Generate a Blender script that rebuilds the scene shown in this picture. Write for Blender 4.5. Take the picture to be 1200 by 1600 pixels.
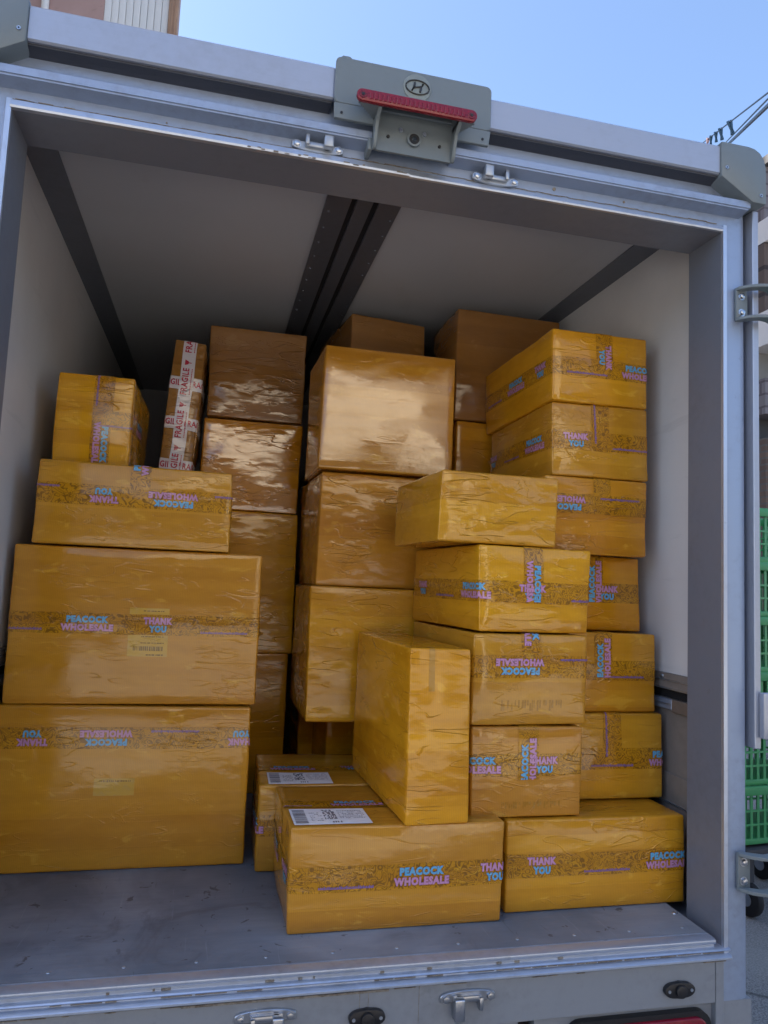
import bpy, bmesh, math, random
from mathutils import Vector, Matrix, noise

# ------------------------------------------------------------------ scene, camera, light
for o in list(bpy.data.objects):
    bpy.data.objects.remove(o)
S = bpy.context.scene
COL = S.collection
R = math.radians
GROUND = -0.86

cam_d = bpy.data.cameras.new('camera')
cam = bpy.data.objects.new('camera', cam_d)
COL.objects.link(cam)
S.camera = cam
cam_d.sensor_fit = 'VERTICAL'
cam_d.sensor_height = 24.0
cam_d.lens = 24.0 * 1143.3 / 1600.0
cam_d.clip_start = 0.05
cam_d.clip_end = 2000
_rz = Matrix.Rotation(-0.2281, 3, 'Z')
_rx = Matrix.Rotation(0.0969, 3, 'X')
_ry = Matrix.Rotation(-0.0440, 3, 'Y')
_m = _rz @ _rx @ _ry                       # columns: right, forward, up
_r, _f, _u = _m.col[0], _m.col[1], _m.col[2]
cam.matrix_world = Matrix(((_r[0], _u[0], -_f[0], 0.4513), (_r[1], _u[1], -_f[1], -1.5325),
                           (_r[2], _u[2], -_f[2], 0.7712), (0, 0, 0, 1)))

SUN_EL, SUN_AZ = 52.0, -80.0               # azimuth measured from +Y towards +X
world = bpy.data.worlds.new('World')
S.world = world
world.use_nodes = True
wn = world.node_tree
sky = wn.nodes.new('ShaderNodeTexSky')
sky.sky_type = 'NISHITA'
sky.sun_disc = False
sky.sun_elevation = R(SUN_EL)
sky.sun_rotation = R(SUN_AZ)
sky.air_density = 1.0
sky.dust_density = 1.8
sky.ozone_density = 3.5
bg = wn.nodes['Background']
bg.inputs[1].default_value = 0.068
wn.links.new(sky.outputs[0], bg.inputs[0])
sd = bpy.data.lights.new('sun', 'SUN')
sd.energy = 5.0
sd.angle = R(0.5)
sd.color = (1.0, 0.93, 0.83)
sun = bpy.data.objects.new('sun', sd)
COL.objects.link(sun)
_d = Vector((math.sin(R(SUN_AZ)) * math.cos(R(SUN_EL)), math.cos(R(SUN_AZ)) * math.cos(R(SUN_EL)), math.sin(R(SUN_EL))))
sun.rotation_euler = _d.to_track_quat('Z', 'Y').to_euler()
S.view_settings.view_transform = 'Standard'
S.view_settings.look = 'None'
S.view_settings.gamma = 1
S.view_settings.exposure = 2.38
S.render.engine = 'CYCLES'
S.cycles.use_denoising = True
S.cycles.max_bounces = 10
S.cycles.diffuse_bounces = 6
S.cycles.glossy_bounces = 5
S.cycles.sample_clamp_indirect = 6.0

# ------------------------------------------------------------------ materials
class NT:
    def __init__(s, name):
        s.m = bpy.data.materials.new(name)
        s.m.use_nodes = True
        s.t = s.m.node_tree
        s.b = s.t.nodes['Principled BSDF']
    def n(s, kind, **kw):
        nd = s.t.nodes.new('ShaderNode' + kind)
        for k, v in kw.items():
            if k.startswith('i_'):
                nd.inputs[k[2:].replace('_', ' ')].default_value = v
            else:
                setattr(nd, k, v)
        return nd
    def l(s, a, b):
        s.t.links.new(a, b)
    def math(s, op, a, b=None, c=None, clamp=False):
        nd = s.t.nodes.new('ShaderNodeMath'); nd.operation = op; nd.use_clamp = clamp
        for i, v in enumerate((a, b, c)):
            if v is None: continue
            if isinstance(v, (int, float)): nd.inputs[i].default_value = v
            else: s.l(v, nd.inputs[i])
        return nd.outputs[0]
    def ramp(s, v, a, b):
        nd = s.t.nodes.new('ShaderNodeMapRange'); nd.interpolation_type = 'SMOOTHSTEP'
        s.l(v, nd.inputs[0]); nd.inputs[1].default_value = a; nd.inputs[2].default_value = b
        return nd.outputs[0]
    def mix(s, f, a, b):
        nd = s.t.nodes.new('ShaderNodeMix'); nd.data_type = 'RGBA'
        for i, v in ((0, f), (6, a), (7, b)):
            if isinstance(v, tuple): nd.inputs[i].default_value = v if len(v) == 4 else (*v, 1)
            elif isinstance(v, (int, float)): nd.inputs[i].default_value = v
            else: s.l(v, nd.inputs[i])
        return nd.outputs[2]
    def coord(s, kind='Object', scale=(1, 1, 1)):
        tc = s.t.nodes.new('ShaderNodeTexCoord'); mp = s.t.nodes.new('ShaderNodeMapping')
        s.l(tc.outputs[kind], mp.inputs[0]); mp.inputs['Scale'].default_value = scale
        return mp.outputs[0]
    def noise(s, co, scale, detail=3, rough=.55, dist=0.0):
        nd = s.n('TexNoise', i_Scale=scale, i_Detail=detail, i_Roughness=rough, i_Distortion=dist)
        s.l(co, nd.inputs['Vector'])
        return nd.outputs['Fac']

def bump_into(n, h, strength, dist, base=None):
    b = n.n('Bump'); b.inputs['Strength'].default_value = strength; b.inputs['Distance'].default_value = dist
    n.l(h, b.inputs['Height'])
    if base is not None: n.l(base, b.inputs['Normal'])
    return b.outputs[0]

def film_bump(n, wr, ior=1.5):
    """creases, bubbles and board grain of the film-wrapped board; drives the normal of everything under the film"""
    uv = n.coord('UV', (1, 1, 1))
    c1 = n.coord('UV', (2.6, 13.0, 1))
    big = n.noise(c1, 2.0, 1, .5, .5)
    crease = n.math('SUBTRACT', 1.0, n.ramp(n.math('ABSOLUTE', n.math('SUBTRACT', big, .5)), 0.0, 0.014))
    mp = n.n('Mapping'); n.l(uv, mp.inputs[0]); mp.inputs['Rotation'].default_value = (0, 0, .55); mp.inputs['Scale'].default_value = (2.2, 11, 1)
    d2 = n.noise(mp.outputs[0], 2.3, 1, .5, .3)
    crease2 = n.math('SUBTRACT', 1.0, n.ramp(n.math('ABSOLUTE', n.math('SUBTRACT', d2, .52)), 0.0, 0.016))
    mask = n.ramp(n.noise(uv, 5.0, 2, .5, .8), .50, .60)
    mask2 = n.ramp(n.noise(uv, 4.3, 2, .5, .6), .54, .62)
    h1 = n.math('ADD', n.math('MULTIPLY', crease, mask), n.math('MULTIPLY', n.math('MULTIPLY', crease2, .8), mask2))
    cs = n.coord('UV', (16, 34, 1))
    stripes = n.noise(cs, 1.4, 3, .55, .5)
    d3 = n.noise(n.coord('UV', (9, 24, 1)), 2.2, 2, .5, .9)
    crk = n.math('SUBTRACT', 1.0, n.ramp(n.math('ABSOLUTE', n.math('SUBTRACT', d3, .5)), 0.0, 0.035))
    mask3 = n.ramp(n.noise(n.coord('UV', (1, 2.2, 1)), 5.5, 2, .5, .4), .55, .66)
    h1 = n.math('ADD', h1, n.math('MULTIPLY', n.math('MULTIPLY', crk, mask3), .55))
    fine = n.noise(uv, 70.0, 3, .6)
    soft = n.noise(n.coord('UV', (.8, 1.6, 1)), 8.0, 2, .5)
    step = n.n('TexVoronoi', voronoi_dimensions='1D', feature='F1', i_Scale=23.0)
    sp = n.n('SeparateXYZ'); n.l(uv, sp.inputs[0]); n.l(sp.outputs[1], step.inputs['W'])
    sc_ = n.n('SeparateColor'); n.l(step.outputs['Color'], sc_.inputs[0])
    h = n.math('ADD', n.math('MULTIPLY', h1, .66 * wr), n.math('MULTIPLY', stripes, .05 + .15 * wr))
    h = n.math('ADD', h, n.math('MULTIPLY', fine, .05 + .05 * wr))
    h = n.math('ADD', h, n.math('MULTIPLY', soft, 1.7 * wr + .15))
    h = n.math('ADD', h, n.math('MULTIPLY', sc_.outputs[0], .12))
    nrm = bump_into(n, h, .9, .0022)
    rough = n.math('ADD', .055, n.math('MULTIPLY', n.ramp(n.noise(n.coord('UV', (3, 9, 1)), 2.0, 3), .38, .68), .15))
    n.l(nrm, n.b.inputs['Normal']); n.l(rough, n.b.inputs['Roughness'])
    n.b.inputs['IOR'].default_value = ior
    return uv, stripes, h1, crease

def board_color(n, brown):
    uv = n.coord('UV', (1, 1, 1))
    lay = n.coord('UV', (1.0, 15.0, 1))
    bands = n.noise(lay, 1.5, 3, .6, .15)
    vor = n.n('TexVoronoi', voronoi_dimensions='1D', feature='F1', i_Scale=23.0)
    sp = n.n('SeparateXYZ'); n.l(uv, sp.inputs[0])
    wob = n.math('ADD', sp.outputs[1], n.math('MULTIPLY', n.noise(uv, 3.0, 2), .012))
    n.l(wob, vor.inputs['W'])
    sh = n.n('SeparateColor'); n.l(vor.outputs['Color'], sh.inputs[0])
    cs = n.coord('UV', (12, 26, 1))
    streak = n.noise(cs, 1.5, 4, .65, .6)
    bub = n.ramp(n.noise(n.coord('UV', (7, 17, 1)), 1.6, 3, .6, .8), .60, .70)
    grain = n.n('TexWave', wave_type='BANDS', bands_direction='X', i_Scale=70.0, i_Distortion=1.2)
    n.l(uv, grain.inputs['Vector'])
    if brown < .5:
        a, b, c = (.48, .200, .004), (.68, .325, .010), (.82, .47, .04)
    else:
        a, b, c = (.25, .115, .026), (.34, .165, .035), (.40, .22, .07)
    t = n.math('ADD', n.math('MULTIPLY', bands, .85), n.math('MULTIPLY', sh.outputs[0], .45))
    t = n.math('ADD', t, n.math('MULTIPLY', streak, .55))
    t = n.math('SUBTRACT', n.math('MULTIPLY', t, 1.3), .72)
    col = n.mix(n.math('MULTIPLY', t, 1.0, clamp=True), a, b)
    col = n.mix(n.math('MULTIPLY', bub, .40), col, c)
    col = n.mix(n.math('MULTIPLY', grain.outputs['Fac'], .14), col, (.22, .10, .012))
    return col, uv

_cm = {}
def mat_board(brown=0, wr=1.0, ior=1.5):
    k = (brown, wr, ior)
    if k not in _cm:
        n = NT('taped_cardboard_%d_%d_%d' % (brown, int(wr * 10), int(ior * 10)))
        col, uv = board_color(n, brown)
        oi = n.n('ObjectInfo')
        hs = n.n('HueSaturation'); n.l(col, hs.inputs['Color'])
        n.l(n.math('ADD', .86, n.math('MULTIPLY', oi.outputs['Random'], .24)), hs.inputs['Value'])
        n.l(n.math('ADD', .965, n.math('MULTIPLY', oi.outputs['Random'], .035)), hs.inputs['Saturation'])
        n.l(n.math('ADD', .494, n.math('MULTIPLY', n.math('FRACT', n.math('MULTIPLY', oi.outputs['Random'], 7.3)), .011)), hs.inputs['Hue'])
        col = hs.outputs[0]
        n.l(col, n.b.inputs['Base Color'])
        film_bump(n, wr, ior)
        _cm[k] = n.m
    return _cm[k]

def mat_doodle():
    n = NT('doodle_tape')
    col, uv = board_color(n, 0)
    nz = n.n('TexNoise', i_Scale=30.0, i_Detail=1.0, i_Distortion=1.8); n.l(uv, nz.inputs['Vector'])
    cont = n.math('ABSOLUTE', n.math('SUBTRACT', n.math('FRACT', n.math('MULTIPLY', nz.outputs['Fac'], 7.0)), .5))
    line = n.math('SUBTRACT', 1.0, n.ramp(cont, .12, .24))
    vo = n.n('TexVoronoi', feature='F1', i_Scale=26.0, i_Randomness=.9); n.l(uv, vo.inputs['Vector'])
    ds = vo.outputs['Distance']
    rg = n.math('ABSOLUTE', n.math('SUBTRACT', ds, .13))
    ring = n.math('SUBTRACT', 1.0, n.ramp(rg, .035, .06))
    inside = n.math('LESS_THAN', ds, .20)
    pat = n.math('MAXIMUM', n.math('MULTIPLY', line, n.math('SUBTRACT', 1.0, inside)), ring)
    col = n.mix(.22, col, (.22, .11, .02))
    col = n.mix(n.math('MULTIPLY', pat, .60), col, (.07, .032, .010))
    n.l(col, n.b.inputs['Base Color'])
    film_bump(n, .7)
    return n.m

def mat_ink(name, c, wr=.7, vary=.25):
    n = NT(name)
    uv = n.coord('UV', (1, 1, 1))
    v = n.noise(uv, 60, 3)
    n.l(n.mix(n.math('MULTIPLY', n.ramp(v, .45, .8), vary), c, (.45, .30, .12)), n.b.inputs['Base Color'])
    film_bump(n, wr)
    return n.m

def mat_metal(name, c, metallic=.5, rough=.4, dirt=.25, scratch=.4, dirtcol=(.10, .085, .07), bump=.3, sc=1.0):
    n = NT(name)
    co = n.coord('Object')
    big = n.noise(co, 2.2 * sc, 4, .6)
    fine = n.noise(co, 42 * sc, 4, .6)
    strc = n.noise(n.coord('Object', (2 * sc, 90 * sc, 90 * sc)), 2.0, 3)
    spots = n.ramp(n.noise(co, 23 * sc, 3, .6), .66, .74)
    d = n.math('MULTIPLY', n.ramp(n.math('ADD', n.math('MULTIPLY', big, .6), n.math('MULTIPLY', fine, .4)), .45, .72), dirt)
    col = n.mix(d, c, dirtcol)
    col = n.mix(n.math('MULTIPLY', spots, dirt * .5), col, dirtcol)
    col = n.mix(n.math('MULTIPLY', strc, scratch * .18), col, tuple(min(1, x * 1.35) for x in c))
    n.l(col, n.b.inputs['Base Color'])
    n.b.inputs['Metallic'].default_value = metallic
    r = n.math('ADD', rough - .08, n.math('MULTIPLY', n.math('ADD', big, n.math('MULTIPLY', fine, .5)), .16))
    n.l(r, n.b.inputs['Roughness'])
    h = n.math('ADD', n.math('MULTIPLY', fine, .3), n.math('MULTIPLY', n.noise(co, 7, 2), .7))
    n.l(bump_into(n, h, bump, .002), n.b.inputs['Normal'])
    return n.m

def mat_plain(name, c, rough=.6, metallic=0.0, var=.25, scale=8, bump=.2, c2=None, **kw):
    n = NT(name)
    co = n.coord('Object')
    a = n.noise(co, scale, 4, .6)
    c2 = c2 or tuple(x * .6 for x in c)
    sc2 = n.ramp(n.noise(n.coord('Object', (scale * 4, scale * .8, scale * 6)), 1.0, 4, .7, .8), .60, .72)
    base = n.mix(n.math('MULTIPLY', n.ramp(a, .35, .75), var), c, c2)
    n.l(n.mix(n.math('MULTIPLY', sc2, var * .7), base, tuple(x * .8 for x in c2)), n.b.inputs['Base Color'])
    n.b.inputs['Roughness'].default_value = rough
    n.b.inputs['Metallic'].default_value = metallic
    n.l(bump_into(n, n.noise(co, scale * 6, 4), bump, .004), n.b.inputs['Normal'])
    for k, v in kw.items():
        n.b.inputs[k.replace('_', ' ')].default_value = v
    return n.m

def mat_floor():
    n = NT('worn_steel_floor')
    co = n.coord('Object')
    big = n.noise(co, 2.5, 4, .6, .5)
    str1 = n.noise(n.coord('Object', (3, 40, 1)), 2.2, 4, .65, .6)
    spots = n.ramp(n.noise(co, 26, 3, .6, .6), .66, .71)
    str2 = n.ramp(n.noise(n.coord('Object', (26, 4, 1)), 2.0, 3, .6, 1.2), .68, .73)
    col = n.mix(n.ramp(big, .3, .7), (.17, .20, .24), (.33, .365, .42))
    drag = n.noise(n.coord('Object', (1.2, 1.2, 1)), 3.0, 5, .7, 1.5)
    col = n.mix(n.math('MULTIPLY', str1, .35), col, (.10, .105, .12))
    col = n.mix(n.math('MULTIPLY', n.ramp(drag, .52, .68), .55), col, (.11, .115, .135))
    scr = n.noise(n.coord('Object', (60, 2.5, 1)), 1.5, 3, .6, .8)
    col = n.mix(n.math('MULTIPLY', n.ramp(scr, .66, .72), .22), col, (.40, .44, .50))
    col = n.mix(n.math('MULTIPLY', spots, .7), col, (.045, .04, .042))
    col = n.mix(n.math('MULTIPLY', str2, .35), col, (.05, .047, .05))
    n.l(col, n.b.inputs['Base Color'])
    n.b.inputs['Metallic'].default_value = .15
    n.l(n.math('ADD', .40, n.math('MULTIPLY', n.noise(co, 9, 4), .26)), n.b.inputs['Roughness'])
    n.l(bump_into(n, n.math('ADD', str1, n.noise(co, 5, 2)), .35, .003), n.b.inputs['Normal'])
    return n.m

def mat_asphalt():
    n = NT('asphalt')
    co = n.coord('Object')
    g = n.noise(co, 130, 4, .7)
    b = n.noise(co, 1.2, 5, .6)
    vo = n.n('TexVoronoi', feature='DISTANCE_TO_EDGE', i_Scale=.6); n.l(co, vo.inputs['Vector'])
    crack = n.math('SUBTRACT', 1.0, n.ramp(vo.outputs['Distance'], .0, .012))
    col = n.mix(n.ramp(g, .35, .65), (.13, .125, .12), (.32, .305, .29))
    col = n.mix(n.math('MULTIPLY', n.ramp(b, .4, .7), .5), col, (.32, .305, .28))
    col = n.mix(n.math('MULTIPLY', crack, .7), col, (.03, .03, .03))
    n.l(col, n.b.inputs['Base Color'])
    n.b.inputs['Roughness'].default_value = .9
    n.l(bump_into(n, g, .8, .006), n.b.inputs['Normal'])
    return n.m

def mat_brick(name, c1, c2, mortar, w=.5, h=.25, msz=.02, off=.5, axis='xz'):
    n = NT(name)
    co = n.coord('Object')
    sp = n.n('SeparateXYZ'); n.l(co, sp.inputs[0])
    cb = n.n('CombineXYZ')
    n.l(n.math('ADD', sp.outputs[0], sp.outputs[1]), cb.inputs[0]); n.l(sp.outputs[2], cb.inputs[1])
    bt = n.n('TexBrick', i_Scale=1.0, offset=off)
    bt.inputs['Color1'].default_value = (*c1, 1); bt.inputs['Color2'].default_value = (*c2, 1)
    bt.inputs['Mortar'].default_value = (*mortar, 1)
    bt.inputs['Brick Width'].default_value = w; bt.inputs['Row Height'].default_value = h
    bt.inputs['Mortar Size'].default_value = msz
    n.l(cb.outputs[0], bt.inputs['Vector'])
    n.l(n.mix(n.math('MULTIPLY', n.noise(co, 3, 5), .35), bt.outputs['Color'], tuple(x * .5 for x in c1)), n.b.inputs['Base Color'])
    n.b.inputs['Roughness'].default_value = .8
    n.l(bump_into(n, n.math('SUBTRACT', 1.0, bt.outputs['Fac']), .6, .01), n.b.inputs['Normal'])
    return n.m

M = {}
M['alu'] = mat_metal('silver_aluminium', (.31, .375, .50), .50, .42, .32)
M['alu_bright'] = mat_metal('bright_aluminium', (.50, .56, .67), .70, .32, .3)
M['jamb'] = mat_metal('dark_anodised_jamb', (.20, .225, .28), .35, .42, .25, bump=.15)
M['trim'] = mat_metal('brushed_roof_trim', (.38, .41, .48), .60, .38, .16, scratch=.8)
M['castgrey'] = mat_metal('grey_plastic_casting', (.155, .185, .20), .1, .42, .18)
M['zinc'] = mat_metal('zinc_casting', (.38, .42, .48), .8, .36, .3)
M['chrome'] = mat_metal('chromed_steel', (.50, .53, .58), 1.0, .24, .3)
M['rear'] = mat_metal('grey_painted_rear_panel', (.27, .29, .32), .35, .42, .30, dirtcol=(.09, .085, .08))
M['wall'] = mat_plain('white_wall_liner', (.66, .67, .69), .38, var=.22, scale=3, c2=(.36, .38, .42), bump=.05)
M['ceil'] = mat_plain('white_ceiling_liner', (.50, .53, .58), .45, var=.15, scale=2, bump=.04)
M['cove'] = mat_metal('dark_cove_trim', (.17, .19, .235), .3, .5, .2)
M['gate'] = mat_metal('beige_grey_gate_liner', (.22, .20, .185), .1, .5, .3)
M['black'] = mat_plain('black_rubber', (.012, .012, .014), .42, var=.2)
M['trimshade'] = mat_plain('painted_trim_shade', (.045, .05, .065), .6, var=.3)  # dark tone painted as the shade under the roof trim
M['dark'] = mat_plain('dark_seam', (.01, .01, .012), .9, var=.1)
M['floor'] = mat_floor()
M['redlens'] = mat_plain('red_lens', (.20, .006, .018), .22, var=.15, scale=60, bump=.1, Subsurface_Weight=.0)
M['reddark'] = mat_plain('dark_red_lens_end', (.16, .012, .02), .25, var=.2)
M['rust'] = mat_plain('sealant_and_rust', (.30, .27, .23), .9, var=.9, scale=90, c2=(.12, .085, .06), bump=.8)
M['doodle'] = mat_doodle()
M['blue'] = mat_ink('blue_print', (.12, .38, .60))
M['pink'] = mat_ink('pink_print', (.52, .25, .42))
M['purple'] = mat_ink('purple_print', (.22, .13, .34))
M['inkline'] = mat_ink('brown_print_outline', (.16, .085, .08), vary=.1)
M['label'] = mat_ink('white_label', (.90, .91, .93), .5, .06)
M['labelgrey'] = mat_ink('grey_label_print', (.20, .21, .25), .5, .1)
M['ghost'] = mat_ink('yellowed_label', (.56, .33, .045), .7, .5)
M['ghostink'] = mat_ink('faded_label_print', (.20, .11, .02), .7, .2)
M['stencil'] = mat_ink('worn_stencil', (.36, .165, .012), .7, .5)
M['fragile'] = mat_ink('white_fragile_tape', (.66, .64, .70), 1.3, .15)
M['redprint'] = mat_ink('red_print', (.42, .02, .06), 1.3, .1)
M['cleartape'] = mat_ink('clear_tape_patch', (.42, .20, .02), 1.2, .3)
M['asphalt'] = mat_asphalt()
M['green'] = mat_plain('green_plastic', (.07, .33, .12), .4, var=.3, scale=9, c2=(.06, .28, .11))
M['tyre'] = mat_plain('tyre_rubber', (.02, .02, .022), .8)

# ------------------------------------------------------------------ mesh helpers
def link(name, me, parent=None, mats=()):
    o = bpy.data.objects.new(name, me)
    COL.objects.link(o)
    if parent is not None: o.parent = parent
    for m in mats: me.materials.append(m)
    return o

def tag(o, label=None, cat=None, group=None, kind=None):
    if label: o['label'] = label
    if cat: o['category'] = cat
    if group: o['group'] = group
    if kind: o['kind'] = kind
    return o

def empty(name, loc=(0, 0, 0), rz=0.0):
    o = bpy.data.objects.new(name, None)
    COL.objects.link(o)
    o.empty_display_size = .1
    o.location = loc; o.rotation_euler = (0, 0, rz)
    return o

class MB:
    """collects bevelled boxes, cylinders, prisms and tubes into ONE mesh"""
    def __init__(s): s.bm = bmesh.new(); s.mi = 0
    def _join(s, b, bevel=0, seg=2):
        if bevel > 0:
            bmesh.ops.bevel(b, geom=list(b.edges), offset=bevel, segments=seg, affect='EDGES', profile=.5, clamp_overlap=True)
        for f in b.faces: f.material_index = s.mi
        me = bpy.data.meshes.new('tmp'); b.to_mesh(me); b.free()
        s.bm.from_mesh(me); bpy.data.meshes.remove(me)
        return s
    def box(s, x0, x1, y0, y1, z0, z1, bevel=0.0, seg=2, mat=None):
        b = bmesh.new()
        bmesh.ops.create_cube(b, size=1)
        for v in b.verts:
            v.co = Vector((x0 + (v.co.x + .5) * (x1 - x0), y0 + (v.co.y + .5) * (y1 - y0), z0 + (v.co.z + .5) * (z1 - z0)))
            if mat is not None: v.co = mat @ v.co
        return s._join(b, bevel, seg)
    def prism(s, pts, axis, a0, a1, bevel=0.0, seg=2):
        """closed 2D profile extruded along axis; profile coords are the two other axes in xyz order"""
        b = bmesh.new()
        def P(p, a):
            return Vector((a, p[0], p[1])) if axis == 'x' else Vector((p[0], a, p[1])) if axis == 'y' else Vector((p[0], p[1], a))
        r0 = [b.verts.new(P(p, a0)) for p in pts]; r1 = [b.verts.new(P(p, a1)) for p in pts]
        b.faces.new(r0); b.faces.new(list(reversed(r1)))
        k = len(pts)
        for i in range(k): b.faces.new((r0[i], r1[i], r1[(i + 1) % k], r0[(i + 1) % k]))
        bmesh.ops.recalc_face_normals(b, faces=b.faces)
        return s._join(b, bevel, seg)
    def cyl(s, p0, p1, r, seg=20, r2=None, bevel=0):
        p0, p1 = Vector(p0), Vector(p1); d = p1 - p0
        b = bmesh.new()
        bmesh.ops.create_cone(b, cap_ends=True, segments=seg, radius1=r, radius2=r if r2 is None else r2, depth=d.length)
        q = d.to_track_quat('Z', 'Y').to_matrix().to_4x4()
        bmesh.ops.transform(b, matrix=Matrix.Translation((p0 + p1) / 2) @ q, verts=b.verts)
        if bevel:
            ed = [e for e in b.edges if any(len(f.verts) > 4 for f in e.link_faces)]
            bmesh.ops.bevel(b, geom=ed, offset=bevel, segments=2, affect='EDGES', profile=.5)
        return s._join(b)
    def tube(s, pts, r, seg=8):
        pts = [Vector(p) for p in pts]
        b = bmesh.new(); rings = []
        for i, p in enumerate(pts):
            t = (pts[min(i + 1, len(pts) - 1)] - pts[max(i - 1, 0)]).normalized()
            up = Vector((0, 0, 1)) if abs(t.z) < .95 else Vector((1, 0, 0))
            a = t.cross(up).normalized(); c = t.cross(a)
            rr = r[i] if isinstance(r, (list, tuple)) else r
            rings.append([b.verts.new(p + (a * math.cos(k * 2 * math.pi / seg) + c * math.sin(k * 2 * math.pi / seg)) * rr) for k in range(seg)])
        for i in range(len(rings) - 1):
            for k in range(seg): b.faces.new((rings[i][k], rings[i][(k + 1) % seg], rings[i + 1][(k + 1) % seg], rings[i + 1][k]))
        b.faces.new(rings[0]); b.faces.new(list(reversed(rings[-1])))
        bmesh.ops.recalc_face_normals(b, faces=b.faces)
        return s._join(b)
    def build(s, name, mat, parent=None, origin=None, smooth=35):
        me = bpy.data.meshes.new(name)
        off = Vector(origin) if origin is not None else (parent.matrix_world_loc if False else Vector((0, 0, 0)))
        if parent is not None and origin is None:
            p = parent
            off = Vector((0, 0, 0))
            while p is not None: off += p.location; p = p.parent
        for v in s.bm.verts: v.co -= off
        s.bm.normal_update()
        s.bm.to_mesh(me); s.bm.free()
        if smooth:
            me.shade_smooth(); me.set_sharp_from_angle(angle=R(smooth))
        o = link(name, me, parent, mat if isinstance(mat, (list, tuple)) else [mat])
        if parent is None: o.location = off
        return o

def rrect(x0, x1, z0, z1, r, n=5):
    pts = []
    for cx, cz, a in ((x1 - r, z1 - r, 0), (x0 + r, z1 - r, 90), (x0 + r, z0 + r, 180), (x1 - r, z0 + r, 270)):
        for k in range(n + 1):
            t = R(a + 90 * k / n); pts.append((cx + r * math.cos(t), cz + r * math.sin(t)))
    return pts

# ------------------------------------------------------------------ text as flat meshes
_tx = {}
def text_mesh(s, off):
    """(verts, faces) of a string, normalised to width 1, height 1, centred"""
    k = (s, off)
    if k in _tx: return _tx[k]
    c = bpy.data.curves.new('t', 'FONT'); c.body = s; c.offset = off; c.resolution_u = 2; c.space_character = 1.07 + off
    c.fill_mode = 'FRONT'
    o = bpy.data.objects.new('t', c); COL.objects.link(o)
    bpy.context.view_layer.update()
    me = o.to_mesh()
    vs = [(v.co.x, v.co.y) for v in me.vertices]; fs = [tuple(p.vertices) for p in me.polygons]
    o.to_mesh_clear(); bpy.data.objects.remove(o); bpy.data.curves.remove(c)
    _tx[k] = (vs, fs)
    return _tx[k]

def text_norm(s, off, ref=.03):
    """scale taken from the reference offset so that outline and fill line up"""
    vr, _ = text_mesh(s, ref)
    x0, x1 = min(v[0] for v in vr), max(v[0] for v in vr); y0, y1 = min(v[1] for v in vr), max(v[1] for v in vr)
    vs, fs = text_mesh(s, off)
    # each outline is centred on its own so that spacing changes spread evenly
    u0, u1 = min(v[0] for v in vs), max(v[0] for v in vs)
    g = 2 * (off - ref)
    return [((v[0] - (u0 + u1) / 2) / (u1 - u0) * ((x1 - x0 + g) / (x1 - x0)), (v[1] - (y0 + y1) / 2) / (y1 - y0)) for v in vs], fs

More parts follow.
